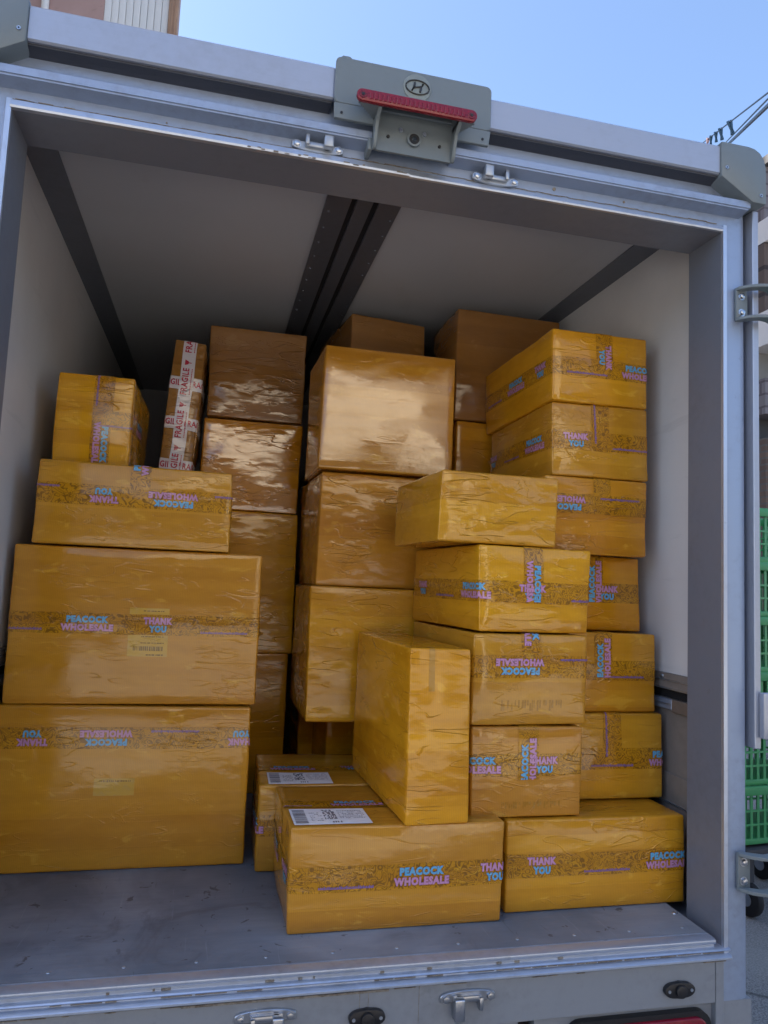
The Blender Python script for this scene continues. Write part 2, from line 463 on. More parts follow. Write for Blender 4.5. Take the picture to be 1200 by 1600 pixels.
# ------------------------------------------------------------------ cartons
class Carton:
    def __init__(s, x, y, z, w, d, h, a=0.0, seed=1, brown=0, wr=1.0, ior=1.5, amp=.0034, bulge=.0055, jit=.0045, rad=.006, tilt=0.0, label='', group=None, step=.022):
        s.w, s.d, s.h, s.seed, s.rad = w, d, h, seed, rad
        s.amp, s.bulge = amp, bulge
        rnd = random.Random(seed * 77 + 5)
        s.jit = {(i, j, k): Vector((rnd.uniform(-jit, jit), rnd.uniform(-jit, jit), rnd.uniform(-jit, .4 * jit) if k else 0)) for i in (0, 1) for j in (0, 1) for k in (0, 1)}
        s.uvo = (seed * 1.37 % 9, seed * 2.11 % 7)
        ca, sa = math.cos(R(a)), math.sin(R(a))
        cx, cy = x + ca * w / 2 - sa * d / 2, y + sa * w / 2 + ca * d / 2
        # surface lattice
        def cuts(L):
            r = rad; n = max(2, int(round((L - 2 * r) / step)))
            return [-L / 2, -L / 2 + r * .45, -L / 2 + r] + [-L / 2 + r + (L - 2 * r) * i / n for i in range(1, n)] + [L / 2 - r, L / 2 - r * .45, L / 2]
        X, Y, Z = cuts(w), cuts(d), [c + h / 2 for c in cuts(h)]
        s.lines = (X, Y, Z)
        bm = bmesh.new(); uvl = bm.loops.layers.uv.new('UVMap')
        cache = {}
        def V(p):
            k = (round(p[0], 6), round(p[1], 6), round(p[2], 6))
            if k not in cache: cache[k] = bm.verts.new(s.surf(p, 0))
            return cache[k]
        def sheet(A, B, f, uv):
            for i in range(len(A) - 1):
                for j in range(len(B) - 1):
                    q = [(A[i], B[j]), (A[i + 1], B[j]), (A[i + 1], B[j + 1]), (A[i], B[j + 1])]
                    fc = bm.faces.new([V(f(*t)) for t in q]); fc.smooth = True
                    for lp, t in zip(fc.loops, q): lp[uvl].uv = uv(*t)
        ou, ov = s.uvo
        sheet(X, Z, lambda a, b: (a, -d / 2, b), lambda a, b: (ou + a + w / 2, ov + b))
        sheet(X, Z, lambda a, b: (a, d / 2, b), lambda a, b: (ou + a + 3, ov + b))
        sheet(Y, Z, lambda a, b: (-w / 2, a, b), lambda a, b: (ou - a - d / 2, ov + b))
        sheet(Y, Z, lambda a, b: (w / 2, a, b), lambda a, b: (ou + w + a + d / 2, ov + b))
        sheet(X, Y, lambda a, b: (a, b, h), lambda a, b: (ou + a + w / 2, ov + h + b + d / 2))
        sheet(X, Y, lambda a, b: (a, b, 0), lambda a, b: (ou + a + 5, ov + b))
        bmesh.ops.recalc_face_normals(bm, faces=bm.faces)
        me = bpy.data.meshes.new('cardboard_box'); bm.to_mesh(me); bm.free()
        s.o = link('cardboard_box', me, None, [mat_board(brown, wr, ior)])
        s.o.location = (cx, cy, z + .0008); s.o.rotation_euler = (0, R(tilt), R(a))
        tag(s.o, label, 'cardboard box', group or 'taped cardboard boxes stacked in the truck')
        s.tape = None
    def surf(s, p, off):
        w, d, h, r = s.w / 2, s.d / 2, s.h, s.rad
        p = Vector(p)
        c = Vector((max(-w + r, min(w - r, p.x)), max(-d + r, min(d - r, p.y)), max(r, min(h - r, p.z))))
        n = p - c
        n = n.normalized() if n.length > 1e-9 else Vector((0, 0, 1))
        fx, fy, fz = (p.x / w), (p.y / d), (2 * p.z / h - 1)
        # bulge is zero at the edges and at the resting faces' rim
        ax = [1 - fx * fx, 1 - fy * fy, 1 - fz * fz]
        m = max(range(3), key=lambda i: abs(n[i]))
        others = [ax[i] for i in range(3) if i != m]
        bl = s.bulge * max(0, others[0]) * max(0, others[1]) if m != 2 else -s.bulge * .3 * max(0, others[0]) * max(0, others[1])
        q = p * 6.0 + Vector((s.seed * 3.1, s.seed * 1.7, s.seed * 2.3))
        nz = noise.noise(q) * s.amp + noise.noise(q * 2.7) * s.amp * .45
        if m == 2: nz *= .35
        if m == 2 and p.z < h / 2: nz = 0; bl = 0
        tx, ty, tz = (fx + 1) / 2, (fy + 1) / 2, p.z / h
        j = Vector((0, 0, 0))
        for (i, jj, k), v in s.jit.items():
            j += v * ((tx if i else 1 - tx) * (ty if jj else 1 - ty) * (tz if k else 1 - tz))
        return c + n * (r + off + bl + nz) + j
    def m(s, u, t, off):
        w, d, h = s.w, s.d, s.h
        if t > h: p = (u - w / 2, -d / 2 + (t - h), h)
        elif u < 0: p = (-w / 2, -d / 2 - u, t)
        elif u > w: p = (w / 2, -d / 2 + (u - w), t)
        else: p = (u - w / 2, -d / 2, t)
        return s.surf(p, off)
    def cutlines(s):
        X, Y, Z = s.lines; w, d, h = s.w, s.d, s.h
        U = sorted(set([round(x + w / 2, 5) for x in X] + [round(-(y + d / 2), 5) for y in Y] + [round(w + y + d / 2, 5) for y in Y]))
        T = sorted(set([round(z, 5) for z in Z] + [round(h + y + d / 2, 5) for y in Y]))
        return U, T
    def patch(s, bm, uvl, u0, u1, t0, t1, off, mi=0, wob=0.0):
        """sheet on the unfolded faces"""
        U, T = s.cutlines()
        us = [u0] + [x for x in U if u0 + 1e-4 < x < u1 - 1e-4] + [u1]
        ts = [t0] + [x for x in T if t0 + 1e-4 < x < t1 - 1e-4] + [t1]
        g = {}
        for i, u in enumerate(us):
            for j, t in enumerate(ts):
                dw = wob * (noise.noise(Vector((u * 9, t * 9, s.seed)))) if wob else 0
                if u1 - u0 > t1 - t0: uu, tt = u, t + dw
                else: uu, tt = u + dw, t
                v = bm.verts.new(s.m(uu, tt, off)); g[i, j] = (v, u, t)
        for i in range(len(us) - 1):
            for j in range(len(ts) - 1):
                q = [g[i, j], g[i + 1, j], g[i + 1, j + 1], g[i, j + 1]]
                mu, mt = (us[i] + us[i + 1]) / 2, (ts[j] + ts[j + 1]) / 2
                if mt > s.h and (mu < 0 or mu > s.w): continue
                f = bm.faces.new([x[0] for x in q]); f.material_index = mi; f.smooth = True
                for lp, x in zip(f.loops, q): lp[uvl].uv = (s.uvo[0] + x[1], s.uvo[1] + x[2])
    def flat(s, bm, uvl, verts, faces, off, mi, lo=None, hi=None, tmin=None):
        """2D mesh in (u,t), cut along the lattice and laid on the faces"""
        b = bmesh.new()
        vv = [b.verts.new((x, y, 0)) for x, y in verts]
        for f in faces:
            try: b.faces.new([vv[i] for i in f])
            except ValueError: pass
        x0, x1 = min(v[0] for v in verts), max(v[0] for v in verts); y0, y1 = min(v[1] for v in verts), max(v[1] for v in verts)
        def cut(co, no, clear=False):
            bmesh.ops.bisect_plane(b, geom=list(b.verts) + list(b.edges) + list(b.faces), plane_co=co, plane_no=no, clear_outer=clear)
        U, T = s.cutlines()
        for c in U:
            if x0 < c < x1: cut((c, 0, 0), (1, 0, 0))
        for c in T:
            if y0 < c < y1: cut((0, c, 0), (0, 1, 0))
        if tmin is not None and y0 < tmin: cut((0, tmin, 0), (0, -1, 0), True)
        umin, umax, tmax = -s.d, s.w + s.d, s.h + s.d
        vm = {}
        for f in b.faces:
            c = f.calc_center_median()
            if c.x < umin or c.x > umax or c.y < 0 or c.y > tmax or (c.y > s.h and (c.x < 0 or c.x > s.w)): continue
            if lo is not None and c.x < lo: continue
            if hi is not None and c.x > hi: continue
            ids = []
            for v in f.verts:
                if v not in vm: vm[v] = (bm.verts.new(s.m(v.co.x, v.co.y, off)), v.co.x, v.co.y)
                ids.append(vm[v])
            try: nf = bm.faces.new([x[0] for x in ids])
            except ValueError: continue
            nf.material_index = mi; nf.smooth = True
            for lp, x in zip(nf.loops, ids): lp[uvl].uv = (s.uvo[0] + x[1], s.uvo[1] + x[2])
        b.free()
    def mk(s, name, mats, parent, fn):
        bm = bmesh.new(); uvl = bm.loops.layers.uv.new('UVMap')
        fn(bm, uvl)
        # all of these lie on the outside: make normals face out
        for f in bm.faces:
            f.normal_update()
        bad = [f for f in bm.faces if f.normal.dot(f.calc_center_median() - Vector((0, 0, s.h / 2))) < 0]
        bmesh.ops.reverse_faces(bm, faces=bad)
        if not bm.faces:
            bm.free(); return None
        me = bpy.data.meshes.new(name); bm.to_mesh(me); bm.free()
        return link(name, me, parent, mats)
    def word(s, bm, uvl, txt, wd, ht, du, dt, cu, ct, rot, mi, off, tmin=None, fat=.03, outline=2):
        ca, sa = {0: (1, 0), 180: (-1, 0), -90: (0, -1), 90: (0, 1)}[rot]
        def tr(x, y):
            return (cu + ca * (x + du) - sa * (y + dt), ct + sa * (x + du) + ca * (y + dt))
        if outline is not None:
            vs, fs = text_norm(txt, fat + .022)
            s.flat(bm, uvl, [tr(x * wd, y * ht) for x, y in vs], fs, off - .0002, outline, tmin=tmin)
        vs, fs = text_norm(txt, fat)
        s.flat(bm, uvl, [tr(x * wd, y * ht) for x, y in vs], fs, off, mi, tmin=tmin)
    def motif(s, kind, cu, ct, rot, off, tmin, k):
        def g(bm, uvl):
            if kind == 'P':
                s.word(bm, uvl, 'PEACOCK', .104, .0168, 0, .0108, cu, ct, rot, 0, off, tmin, .065)
                s.word(bm, uvl, 'WHOLESALE', .130, .0168, 0, -.0108, cu, ct, rot, 1, off, tmin, .065)
            elif kind == 'T':
                s.word(bm, uvl, 'THANK', .074, .0168, 0, .0108, cu, ct, rot, 1, off, tmin, .065)
                s.word(bm, uvl, 'YOU', .044, .0168, 0, -.0108, cu, ct, rot, 0, off, tmin, .065)
            else:
                rnd = random.Random(int(s.seed * 10 + k))
                x = -.062
                ca, sa = {0: (1, 0), 180: (-1, 0), -90: (0, -1), 90: (0, 1)}[rot]
                while x < .062:
                    wdt = rnd.uniform(.0022, .0038); hh = rnd.choice((.0046, .0046, .0062))
                    q = [(x, -.0200), (x + wdt, -.0200), (x + wdt * .8, -.0200 + hh), (x + wdt * .2, -.0200 + hh)]
                    pts = [(cu + ca * a - sa * b, ct + sa * a + ca * b) for a, b in q]
                    s.flat(bm, uvl, pts, [(0, 1, 2, 3)], off, 3, tmin=tmin)
                    x += wdt + .0007
        return g
    def printed(s, bands):
        """bands: ('h', t_centre, phase, rot, u_lo, u_hi) or ('v', u_centre, phase, rot, t_lo, t_hi);
        along each the motif repeats: two-line name, two-line thanks, small purple line"""
        for i, b in enumerate(bands):
            hor = b[0] == 'h'
            off = .0009 + .0008 * i
            if hor: f = lambda bm, uvl: s.patch(bm, uvl, b[4], b[5], b[1] - .0275, b[1] + .0275, off, 0, .002)
            else: f = lambda bm, uvl: s.patch(bm, uvl, b[1] - .0265, b[1] + .0265, b[4], b[5], off, 0, .002)
            t = s.mk('printed_tape', [M['doodle']], s.o, f)
            loff = off + (.0009 if i == len(bands) - 1 else .0016) + (0 if hor else .0004)
            dirn = -1 if b[3] in (180, -90) else 1
            for k in range(-5, 6):
                for kind, o in (('P', 0), ('T', .18), ('U', .355)):
                    c = b[2] + dirn * (o + k * .53)
                    if c < b[4] - .07 or c > b[5] + .07: continue
                    if hor and (c < -s.d + .02 or c > s.w + .15): continue
                    if not hor and c > s.h + .2: continue
                    cu, ct = (c, b[1]) if hor else (b[1], c)
                    s.mk('lettering', [M['blue'], M['pink'], M['inkline'], M['purple']], t, s.motif(kind, cu, ct, b[3], loff, None if hor else b[4], k))
    def wraph(s): return (-s.d, s.w + s.d)

def shipping_label(c, u0, u1, t0, t1, seed):
    def f(bm, uvl):
        c.patch(bm, uvl, u0, u1, t0, t1, .0018, 0)
    lb = c.mk('shipping_label', [M['label']], c.o, f)
    rnd = random.Random(seed)
    def g(bm, uvl):
        W_, H_ = u1 - u0, t1 - t0
        def rc(a, b, e, k): c.patch(bm, uvl, u0 + a * W_, u0 + b * W_, t0 + e * H_, t0 + k * H_, .0023, 0)
        y = .08                                     # bar code, bars lying across the left end
        while y < .92:
            hh = rnd.uniform(.012, .05); rc(.03, .19, y, min(.94, y + hh)); y += hh + rnd.uniform(.012, .04)
        n = 11                                      # square dotted code
        for i in range(n):
            for j in range(n):
                if rnd.random() < .52: rc(.42 + .16 * i / n, .42 + .16 * (i + 1) / n, .30 + .62 * j / n, .30 + .62 * (j + 1) / n)
        for (a, b, e, k) in ((.24, .40, .22, 6), (.62, .96, .35, 6)):
            for j in range(k):
                yy = e + j * .095
                x = a
                while x < b - .01:
                    wv = rnd.uniform(.008, .03)
                    if rnd.random() < .75: rc(x, min(b, x + wv), yy, yy + .03)
                    x += wv + .008
        for x in (.50, .53, .56, .60): rc(x, x + .018, .08, .17)
    c.mk('label_print', [M['labelgrey']], lb, g)
    return lb

def faded_label(c, u0, u1, t0, t1, seed, full=True):
    lb = c.mk('faded_label', [M['ghost']], c.o, lambda bm, uvl: c.patch(bm, uvl, u0, u1, t0, t1, .0005, 0))
    rnd = random.Random(seed)
    def g(bm, uvl):
        W_, H_ = u1 - u0, t1 - t0
        rows = ((.93, .02), (.40, .02), (.27, .02), (.12, .09), (.02, .03)) if full else ((.80, .1),)
        for (yy, hh) in rows:
            x = .14 if hh > .05 else rnd.uniform(.1, .5)
            while x < .88:
                wv = rnd.uniform(.01, .035) if hh > .05 else rnd.uniform(.02, .08)
                c.patch(bm, uvl, u0 + x * W_, u0 + min(.95, x + wv) * W_, t0 + yy * H_, t0 + (yy + hh) * H_, .0009, 0)
                x += wv + rnd.uniform(.008, .03)
    c.mk('label_print', [M['ghostink']], lb, g)

def faint_marks(c, u0, u1, t0, t1, seed):
    """worn stencil marks printed on the board under the film"""
    rnd = random.Random(seed)
    def g(bm, uvl):
        x = u0
        while x < u1 - .006:
            wv = rnd.uniform(.0016, .005)
            z0 = t0 + rnd.choice((0, 0, .25, .5)) * (t1 - t0); z1 = t1 - (rnd.choice((0, 0, .3)) * (t1 - t0) if z0 == t0 else 0)
            c.patch(bm, uvl, x, x + wv, z0, z1, .0006, 0)
            x += wv + rnd.choice((.0015, .0025, .007))
    c.mk('stencil_marks', [M['stencil']], c.o, g)

# ------------------------------------------------------------------ ground and surroundings
def ground():
    m = MB(); m.box(-150, 150, -150, 250, GROUND - .5, GROUND)
    g = m.build('ground', M['asphalt'], smooth=0); tag(g, kind='structure')
ground()

M['pinkwall'] = mat_plain('pink_render', (.46, .30, .27), .9, var=.4, scale=1.2, bump=.5)
M['whitepanel'] = mat_plain('white_fluted_panel', (.72, .70, .68), .6, var=.15, scale=2)
M['timber'] = mat_plain('brown_timber_post', (.40, .24, .15), .6, var=.5, scale=5, c2=(.22, .12, .07))
M['glass'] = mat_plain('window_glass', (.03, .04, .05), .08, var=.1)
M['wframe'] = mat_plain('window_frame', (.6, .6, .6), .5)
M['tiles'] = mat_brick('brown_lap_siding', (.09, .06, .05), (.12, .085, .07), (.03, .02, .02), .9, .34, .03)
M['greytiles'] = mat_brick('grey_tiles', (.17, .15, .16), (.21, .19, .20), (.10, .08, .09), .45, .16, .015)
M['brick'] = mat_brick('dark_brick', (.12, .075, .055), (.17, .11, .08), (.12, .11, .10), .24, .08, .012)
M['cream'] = mat_plain('cream_render', (.72, .64, .50), .9, var=.12, scale=.8, bump=.3, c2=(.6, .52, .4))
M['beige'] = mat_plain('beige_render', (.55, .46, .34), .9, var=.3, scale=.8, bump=.4)
M['concrete'] = mat_plain('concrete', (.33, .32, .30), .9, var=.4, scale=1.5, bump=.5)
M['roofdark'] = mat_plain('dark_roof', (.06, .06, .065), .7)

def windows(root, xs, zs, y, w, h, face=-1):
    for x in xs:
        for z in zs:
            m = MB(); t = .06
            for q in ((x - w / 2 - t, x + w / 2 + t, z - t, z), (x - w / 2 - t, x + w / 2 + t, z + h, z + h + t),
                      (x - w / 2 - t, x - w / 2, z, z + h), (x + w / 2, x + w / 2 + t, z, z + h), (x - .02, x + .02, z, z + h)):
                m.box(q[0], q[1], min(y, y + face * .05), max(y, y + face * .05), q[2], q[3])
            f = m.build('window', M['wframe'], root, smooth=0)
            p = MB(); p.box(x - w / 2, x + w / 2, min(y + face * .004, y + face * .02), max(y + face * .004, y + face * .02), z, z + h)
            p.build('pane', M['glass'], f, smooth=0)

# building beyond the truck, upper left
b = empty('pink_building', (-4.5, 11, GROUND))
tag(b, 'tall pink building with a white fluted panel at the upper left', 'building')
m = MB(); m.box(-9, -1.37, 8, 15, GROUND, 20); w_ = m.build('wall', M['pinkwall'], b, smooth=0)  # raised far above the visible part to shade the building on the right
m = MB(); m.box(-1.369, -.57, 8.05, 8.7, GROUND, 11.3); m.build('wall', M['beige'], b, smooth=0)
m = MB()
for i in range(9):
    x0 = -1.368 + i * .0888; m.box(x0, x0 + .084, 8.0, 8.049, GROUND + 3, 11.3, .004)
m.build('fluted_panel', M['whitepanel'], b)
m = MB(); m.box(-.569, -.445, 7.96, 8.2, GROUND, 11.5, .01); m.box(-.53, -.515, 7.945, 7.96, GROUND, 11.5); m.box(-.49, -.48, 7.945, 7.96, GROUND, 11.5)
m.build('corner_post', M['timber'], b)
m = MB(); m.cyl((-2.06, 7.93, GROUND), (-2.06, 7.93, 11.4), .045); m.build('drainpipe', M['whitepanel'], b)
m = MB(); m.box(-9.1, -1.3, 7.85, 15.1, 20, 20.2); m.build('roof', M['roofdark'], b, smooth=0)
windows(b, (-7.6, -5.4, -3.4), (0.3, 3.2, 6.0), 8.0, 1.0, 1.3)

# building on the right
b = empty('brown_sided_building', (10, 10, GROUND))
tag(b, 'building with brown lap siding and grey tiles at the right edge beyond the truck', 'building')
def seg(n, z0, z1, mt, dy=0.0):
    m = MB(); m.box(6.95, 14, 6 - dy, 14, z0, z1); m.build(n, M[mt], b, smooth=0)
seg('wall', 5.55, 6.25, 'greytiles'); seg('white_band', 5.25, 5.549, 'whitepanel', .08); seg('siding', 4.35, 5.249, 'tiles')
seg('white_band', 3.92, 4.349, 'whitepanel', .06); seg('upper_wall', 3.5, 3.919, 'concrete', -.3)
seg('awning', 3.05, 3.499, 'greytiles'); seg('wall', 2.75, 3.049, 'roofdark', -.3); seg('brick_wall', GROUND, 2.749, 'brick')
m = MB(); m.box(6.93, 14.1, 5.85, 14.1, 6.25, 6.36); m.build('roof', M['roofdark'], b, smooth=0)
m = MB(); m.box(7.05, 7.4, 5.86, 5.94, 3.55, 4.1, .03); m.build('wall_lamp', M['whitepanel'], b)
m = MB(); m.cyl((6.9, 5.8, 2.6), (7.6, 5.8, 2.95), .04); m.build('pipe', M['alu_bright'], b)

# houses behind the camera: they close the street and mirror in the glossy film
b = empty('street_wall', (4, -14, GROUND)); tag(b, 'low brick wall with coping across the street, opposite the open truck', 'wall')
m = MB(); m.box(-16, 22, -14.3, -14, GROUND, 3.5); m.build('wall', M['brick'], b, smooth=0)
m = MB(); m.box(-16.05, 22.05, -14.36, -13.94, 3.5, 3.65, .02); m.build('coping', M['concrete'], b)
b = empty('cream_house', (4.6, -19.5, GROUND), R(38)); tag(b, 'unseen cream rendered house turned towards the sun, across the street behind the brick wall', 'building')  # turned so its sunlit wall brightens the reflections in the film
def loc_box(name, x0, x1, y0, y1, z0, z1, mt):
    m = MB(); m.box(x0, x1, y0, y1, z0, z1); return m.build(name, M[mt], b, origin=(0, 0, 0), smooth=0)
loc_box('wall', -5, 5, -4, 4, 0, 8.6, 'cream'); loc_box('roof', -5.2, 5.2, -4.2, 4.2, 8.6, 8.8, 'roofdark')
for x in (-3.4, -1.2, 1.2, 3.4):
    f = loc_box('window', x - .5, x + .5, 4.0, 4.05, 1.9, 3.0, 'wframe')
    m = MB(); m.box(x - .43, x + .43, 4.051, 4.06, 1.97, 2.93); m.build('pane', M['glass'], f, origin=(0, 0, 0), smooth=0)
b = empty('grey_sun_blocker', (-8.5, 4, GROUND)); tag(b, 'unseen tall grey block added left of the truck to shade it from the sun', 'building')
m = MB(); m.box(-12, -5, -1.2, 7.6, GROUND, 21); m.build('wall', M['concrete'], b, smooth=0)  # out of view, added only to keep the sun off truck and crates
m = MB(); m.box(-12.2, -4.8, -1.3, 7.7, 21, 21.2); m.build('roof', M['roofdark'], b, smooth=0)
b = empty('concrete_house', (-7, -18, GROUND)); tag(b, 'grey concrete house across the street at the left', 'building')
m = MB(); m.box(-12, -4.5, -23, -15, GROUND, 6.5); m.build('wall', M['concrete'], b, smooth=0)
m = MB(); m.box(-12.2, -4.3, -23.2, -14.8, 6.5, 6.7); m.build('roof', M['roofdark'], b, smooth=0)
windows(b, (-10.5, -8, -5.8), (1.2, 4.0), -15.0, 1.0, 1.2, 1)

# green crates stacked beside the truck
def crate_proto():
    o = empty('plastic_crate', (0, 0, 0))
    m = MB(); L, Wd, H = .56, .40, .30
    m.box(-L / 2 - .012, L / 2 + .012, -Wd / 2 - .012, -Wd / 2 + .01, H - .05, H - .004, .004)
    m.box(-L / 2 - .012, L / 2 + .012, Wd / 2 - .01, Wd / 2 + .012, H - .05, H - .004, .004)
    m.box(-L / 2 - .012, -L / 2 + .01, -Wd / 2 + .01, Wd / 2 - .01, H - .05, H - .004, .004)
    m.box(L / 2 - .01, L / 2 + .012, -Wd / 2 + .01, Wd / 2 - .01, H - .05, H - .004, .004)
    m.build('rim', M['green'], o)
    m = MB(); m.box(-L / 2, L / 2, -Wd / 2, Wd / 2, .0, .03, .004); m.build('base', M['green'], o)
    for nm, fx in (('front', -1), ('back', 1)):
        m = MB(); y = fx * (Wd / 2 - .004)
        for i in range(13):
            x = -L / 2 + .006 + (L - .012) * i / 12; m.box(x - .0085, x + .0085, y - .003, y + .003, .03, H - .05)
        for z in (.10, .17): m.box(-L / 2, L / 2, y - .005, y + .005, z - .005, z + .005)
        m.build('lattice_side', M['green'], o, smooth=0)
    for fx in (-1, 1):
        m = MB(); x = fx * (L / 2 - .004)
        for i in range(9):
            y = -Wd / 2 + .02 + (Wd - .04) * i / 8; m.box(x - .003, x + .003, y - .011, y + .011, .03, H - .05)
        for z in (.10, .17): m.box(x - .005, x + .005, -Wd / 2 + .005, Wd / 2 - .005, z - .005, z + .005)
        m.build('lattice_side', M['green'], o, smooth=0)
    return o
def copy_tree(o):
    c = o.copy(); COL.objects.link(c)
    for k in list(o.children):
        d = k.copy(); COL.objects.link(d); d.parent = c
    return c
cp = crate_proto()
lab = ['lowest of the stack, on the trolley', 'second from the bottom of the stack', 'third from the bottom of the stack', 'fourth from the bottom of the stack',
       'second from the top of the stack', 'on the very top of the stack']
for i in range(6):
    c = cp if i == 0 else copy_tree(cp)
    c.location = (3.50 + .012 * ((i * 7) % 3 - 1), 2.1 + .01 * ((i * 5) % 3 - 1), GROUND + .36 + .295 * i)
    c.rotation_euler = (0, 0, R(8 + ((i * 11) % 5 - 2) * .8))
    tag(c, 'green lattice plastic crate at the right edge, ' + lab[i], 'crate', 'green plastic crates stacked beside the truck')

t_ = empty('crate_trolley', (3.5, 2.1, GROUND), R(8)); tag(t_, 'dark wheeled trolley under the green crates at the right edge', 'trolley')
m = MB(); m.box(-.31, .31, -.23, .23, .30, .345, .006); m.box(-.27, -.23, -.2, .2, .17, .30); m.box(.23, .27, -.2, .2, .17, .30); m.build('platform', M['roofdark'], t_, origin=(0, 0, 0))
for wx in (-.25, .25):
    for wy in (-.18, .18):
        m = MB(); m.cyl((wx - .02, wy, .085), (wx + .02, wy, .085), .085, 24, bevel=.008); w_ = m.build('castor', M['tyre'], t_, origin=(0, 0, 0))
        m = MB(); m.cyl((wx - .023, wy, .085), (wx + .023, wy, .085), .035, 16); m.build('hub', M['zinc'], w_, origin=(0, 0, 0))

# washing line and cables at the upper right
def cat(a, c_, n=14, sag=.25):
    a, c_ = Vector(a), Vector(c_)
    return [a.lerp(c_, i / n) - Vector((0, 0, 4 * sag * (i / n) * (1 - i / n))) for i in range(n + 1)]
def line_dir(p, q, s0, s1):
    p, q = Vector(p), Vector(q); return p + (q - p) * s0, p + (q - p) * s1
a0, a1 = line_dir((6.08, 6, 6.409), (4.404, 3, 4.674), -.4, 1.5)
m = MB(); m.tube([a0, a1], .007); ln = m.build('washing_line', M['black'], origin=a0)
tag(ln, 'thin washing line with pegs above the right corner of the truck', 'washing line')
b0, b1 = line_dir((6.402, 6, 6.419), (4.403, 3, 4.568), -.25, 1.5)
m = MB(); m.tube([b0, b1], .016); ln2 = m.build('overhead_cable', M['black'], origin=b0)
tag(ln2, 'thick dark cable running up to the right edge of the sky', 'cable')
c0, c1 = Vector((6.03, 5.45, 6.08)), Vector((4.404, 3, 4.63))
c0, c1 = line_dir((5.85, 5.2, 5.96), (4.404, 3, 4.625), -.6, 1.5)
m = MB(); m.tube([c0, c1], .007); ln3 = m.build('overhead_cable', M['black'], origin=c0)
tag(ln3, 'thin wire between the washing line and the thick dark cable', 'cable')
PEG = [('pale pink', M['pinkwall']), ('blue grey', None), ('blue grey', None), ('blue', None), ('blue', None)]
M['pegblue'] = mat_plain('blue_peg', (.05, .12, .19), .6)
M['pegpink'] = mat_plain('pink_peg', (.22, .14, .16), .6)
P0, P1 = Vector((6.08, 6, 6.409)), Vector((4.404, 3, 4.674))
words = ['pale pink clothes peg, lowest on the washing line', 'first blue grey peg right of the pink peg', 'middle clothes peg of the five on the washing line',
         'blue grey peg fourth along the washing line', 'large blue peg highest on the washing line']
for i, (t, mt) in enumerate(((.10, 'pegpink'), (.17, 'pegblue'), (.27, 'pegblue'), (.36, 'pegblue'), (.52, 'pegblue'))):
    p = P0.lerp(P1, t); k = (1.5, 1.4, 1.5, 1.7, 1.9)[i] * .85
    rt = Matrix.Translation(p) @ Matrix.Rotation(R(-35), 4, 'Z') @ Matrix.Rotation(R(8 - 5 * i), 4, 'Y')
    o = empty('clothes_peg', p)
    for sgn in (-1, 1):
        m = MB(); q = rt @ Matrix.Rotation(R(9 * sgn), 4, 'Y')
        m.box(-.008 * k + sgn * .008 * k, .008 * k + sgn * .008 * k, -.006 * k, .006 * k, -.085 * k, .012 * k, .002, mat=q)
        m.build('peg_arm', M[mt], o)
    tag(o, words[i], 'clothes peg', 'clothes pegs on the washing line')
for (q, nm, lb) in ((a0, 'far', 'steel pole beyond the truck holding the far end of the washing line'), (a1, 'near', 'steel pole right of the view holding the near end of the washing line')):
    m = MB(); top = q.z + .01
    m.cyl((q.x, q.y, GROUND), (q.x, q.y, top), .04); 
    o = m.build('line_pole', M['zinc'], origin=(q.x, q.y, GROUND)); tag(o, lb, 'pole')

# ------------------------------------------------------------------ truck
T = empty('box_truck', (.825, 1.5, GROUND))
tag(T, 'silver box truck seen from behind, its cargo box open and loaded with cartons', 'truck')
XR, XL = 1.648, .002
m = MB()
hd = [(-.077, .05), (-.076, .03), (-.065, .006), (-.05, 0), (1.70, 0), (1.715, .006), (1.7245, .03), (1.725, .05)]
m.prism(hd, 'z', 1.70, 1.885)
m.prism([(1.65, 0), (1.700, 0), (1.715, .006), (1.7245, .03), (1.725, .05), (1.65, .05)], 'z', -.142, 1.70)
m.prism([(0, 0), (-.05, 0), (-.065, .006), (-.076, .03), (-.077, .05), (0, .05)], 'z', -.142, 1.70)
m.build('rear_frame', M['alu'], T)
for q in ((XR, 1.70), (-.05, XL)):
    m = MB(); m.box(q[0], q[1], .003, .13, -.06, 1.688); m.build('door_jamb', M['jamb'], T, smooth=0)
m = MB(); m.box(-.05, 1.70, .003, .13, 1.6885, 1.86); m.build('header_jamb', M['jamb'], T, smooth=0)
# bright worn lip round the opening
m = MB()
m.prism([(-.008, 1.688), (-.010, 1.692), (-.008, 1.704), (0, 1.7075), (.003, 1.7075), (.003, 1.688)], 'x', 0.0, .83)
m.prism([(-.004, 1.6885), (-.006, 1.692), (-.004, 1.701), (0, 1.704), (.003, 1.704), (.003, 1.6885)], 'x', .8305, XR)
m.prism([(XR, -.006), (XR + .010, -.006), (XR + .0145, 0), (XR + .0145, .003), (XR, .003)], 'z', -.05, 1.704)
m.prism([(XL, -.006), (XL - .010, -.006), (XL - .0145, 0), (XL - .0145, .003), (XL, .003)], 'z', -.05, 1.7075)
m.build('opening_lip', M['alu_bright'], T)
